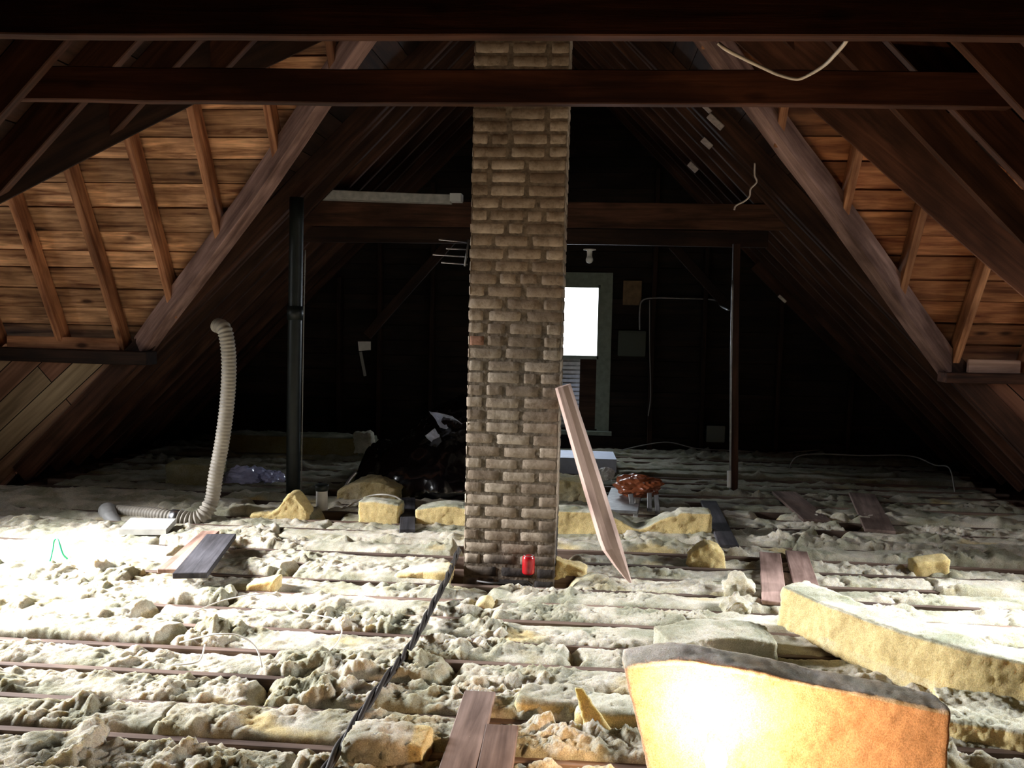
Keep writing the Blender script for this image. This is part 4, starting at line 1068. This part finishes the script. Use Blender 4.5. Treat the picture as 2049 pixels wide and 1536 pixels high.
wire('black_wire', [(955, 1162, .05), (985, 1166, .06), (1020, 1165, .06), (1050, 1163, .06), (1065, 1172, .04)], .006, M_cable, 'short black wire on the wool in front of the can')
# white cable over the crossbeams at the top right
P = [(1437, 86, 3.0), (1455, 100, 3.0), (1490, 118, 3.1), (1530, 137, 3.2), (1560, 150, 3.3), (1595, 158, 3.38), (1622, 148, 3.3), (1650, 130, 3.1), (1668, 112, 2.95), (1692, 84, 2.8), (1700, 60, 2.72)]
wire('white_cable', P, .0065, M_wire, 'white cable sagging between the two near crossbeams at the upper right', 'cable', y=1)
wire('string', [(1510, 326, 5.4), (1510, 350, 5.4), (1514, 364, 5.4), (1502, 378, 5.4), (1500, 392, 5.4), (1490, 402, 5.4), (1473, 411, 5.4), (1469, 420, 5.4)], .005, M_string, 'frayed pale string hanging off the right valley rafter', 'string', y=1)
# nail plates on the right rafters
for i, (px, py, y) in enumerate([(1441, 107, 5.6), (1432, 243, 6.3), (1414, 287, 6.8), (1387, 334, 7.3), (1565, 598, 8.6), (1413, 215, 6.3)]):
    c = dpv(px, py, y)
    L_ = .10 if i < 2 else .07
    o = beam('nail_plate', c-Vector((L_/2, 0, -L_*.45)), c+Vector((L_/2, 0, -L_*.45)), .015, .045 if i < 4 else .03, M_plate, up=(.5, -.2, .8)); tag(o, f'small pale metal plate on the right rafters, {["topmost and largest, above the second crossbeam", "just below the second crossbeam", "third one down the slope", "fourth one down the slope", "far down near the slim post", "half hidden under the second crossbeam"][i]}', 'bracket')
# far-wall fittings
o = box('wooden_backboard', V3(dp(1246, 610, Y1-.06)), V3(dp(1284, 562, Y1-.02))+Vector((0, .0, 0)), M_cardboard, bevel=.003); tag(o, 'square tan wooden board on the far wall right of the window', 'board')
a = V3(dp(1236, 712, Y1-.08)); b_ = V3(dp(1292, 662, Y1-.02))
o = box('breaker_panel', a, b_, plain('panel_grey', (.06, .075, .06), .5), bevel=.006); box('panel_door', Vector((a.x+.03, a.y-.012, b_.z+.02)) if a.z > b_.z else Vector((a.x+.03, a.y-.012, a.z+.02)), Vector((b_.x-.03, a.y-.001, max(a.z, b_.z)-.02)), bpy.data.materials['panel_grey'], o); tag(o, 'dark green-grey electrical panel on the far wall right of the window', 'electrical panel')
yc_ = Y1-.09
o = wire('conduit', [(1280, 660, yc_), (1280, 625, yc_), (1284, 603, yc_), (1305, 596, yc_), (1370, 597, yc_), (1430, 600, yc_), (1442, 612, yc_-.4), (1458, 620, yp+.05)], .009, M_dull, 'thin metal conduit bending over the electrical panel toward the slim post', 'conduit', y=1)
a = V3(dp(1413, 884, Y1-.14)); b_ = V3(dp(1448, 850, Y1-.03))
o = box('junction_box', a, b_, plain('box_grey', (.10, .12, .13), .4, metal=.5), bevel=.004); tag(o, 'grey square junction box low on the far wall, left of the slim post', 'junction box')
wire('grey_wire', [(1300, 600, 9.0), (1300, 700, 9.0), (1302, 790, 9.0), (1297, 832, 9.0)], .006, M_greywire, 'grey wire dropping down the far wall below the conduit', y=1)
wire('grey_wire', [(1225, 905, 8.9), (1290, 890, 8.9), (1340, 885, 8.9), (1400, 898, 8.9), (1500, 903, 8.9), (1540, 912, 8.9), (1580, 905, 8.9), (1640, 900, 8.9)], .006, M_greywire, 'thin wire strung low along the far wall', y=1)
wire('grey_wire', [(1580, 945, 8.2), (1584, 925, 8.2), (1600, 912, 8.2), (1640, 908, 8.2), (1720, 911, 8.1), (1820, 912, 8.0), (1870, 930, 7.8), (1900, 937, 7.6), (1912, 990, 7.4)], .006, M_greywire, 'thin wire arching low at the right eaves', y=1)
wire('conduit_stub', [(1459, 975, yp-.1), (1459, 955, yp-.1), (1459, 942, yp-.1)], .016, M_white, 'short white fitting at the foot of the slim post', 'fitting', y=1)
crumple('red_rag', dpv(4, 1012, 6.0), (.06, .05, .03), plain('red_cloth', (.25, .02, .015), .8), 2, 'small dark red scrap at the left edge of the photo', 'rag')

# ------------------------------------------------------------------ the glowing lamp in the foreground
lp = dpv(1432, 1522, 2.285)
wl = empty('work_lamp', lp); tag(wl, 'glowing bare bulb of a work lamp in front of the orange-lit batt', 'lamp')
em, nt, b = mat('lamp_glow'); b.inputs['Emission Color'].default_value = (1, .66, .30, 1); b.inputs['Emission Strength'].default_value = 60; b.inputs['Base Color'].default_value = (1, .9, .7, 1)
bl = lathe('bulb', [(.012, -.055), (.016, -.035), (.027, -.01), (.031, .012), (.026, .032), (.014, .044), (.003, .047)], em, parent=wl)
bl.visible_shadow = True
so = lathe('socket', [(.018, -.12), (.020, -.11), (.020, -.06), (.015, -.052)], M_black, parent=wl)
tube('cord', [lp+Vector((0, 0, -.12)), lp+Vector((.02, -.05, -.30)), lp+Vector((.10, -.20, -.42)), lp+Vector((.3, -.5, -.44))], .006, M_cable, wl)
pl = bpy.data.lights.new('bulb_light', 'POINT'); pl.energy = 46; pl.color = (1.0, .62, .34); pl.shadow_soft_size = .035
po_ = bpy.data.objects.new('bulb_light', pl); COL.objects.link(po_); po_.location = lp+Vector((0, .0, .055))
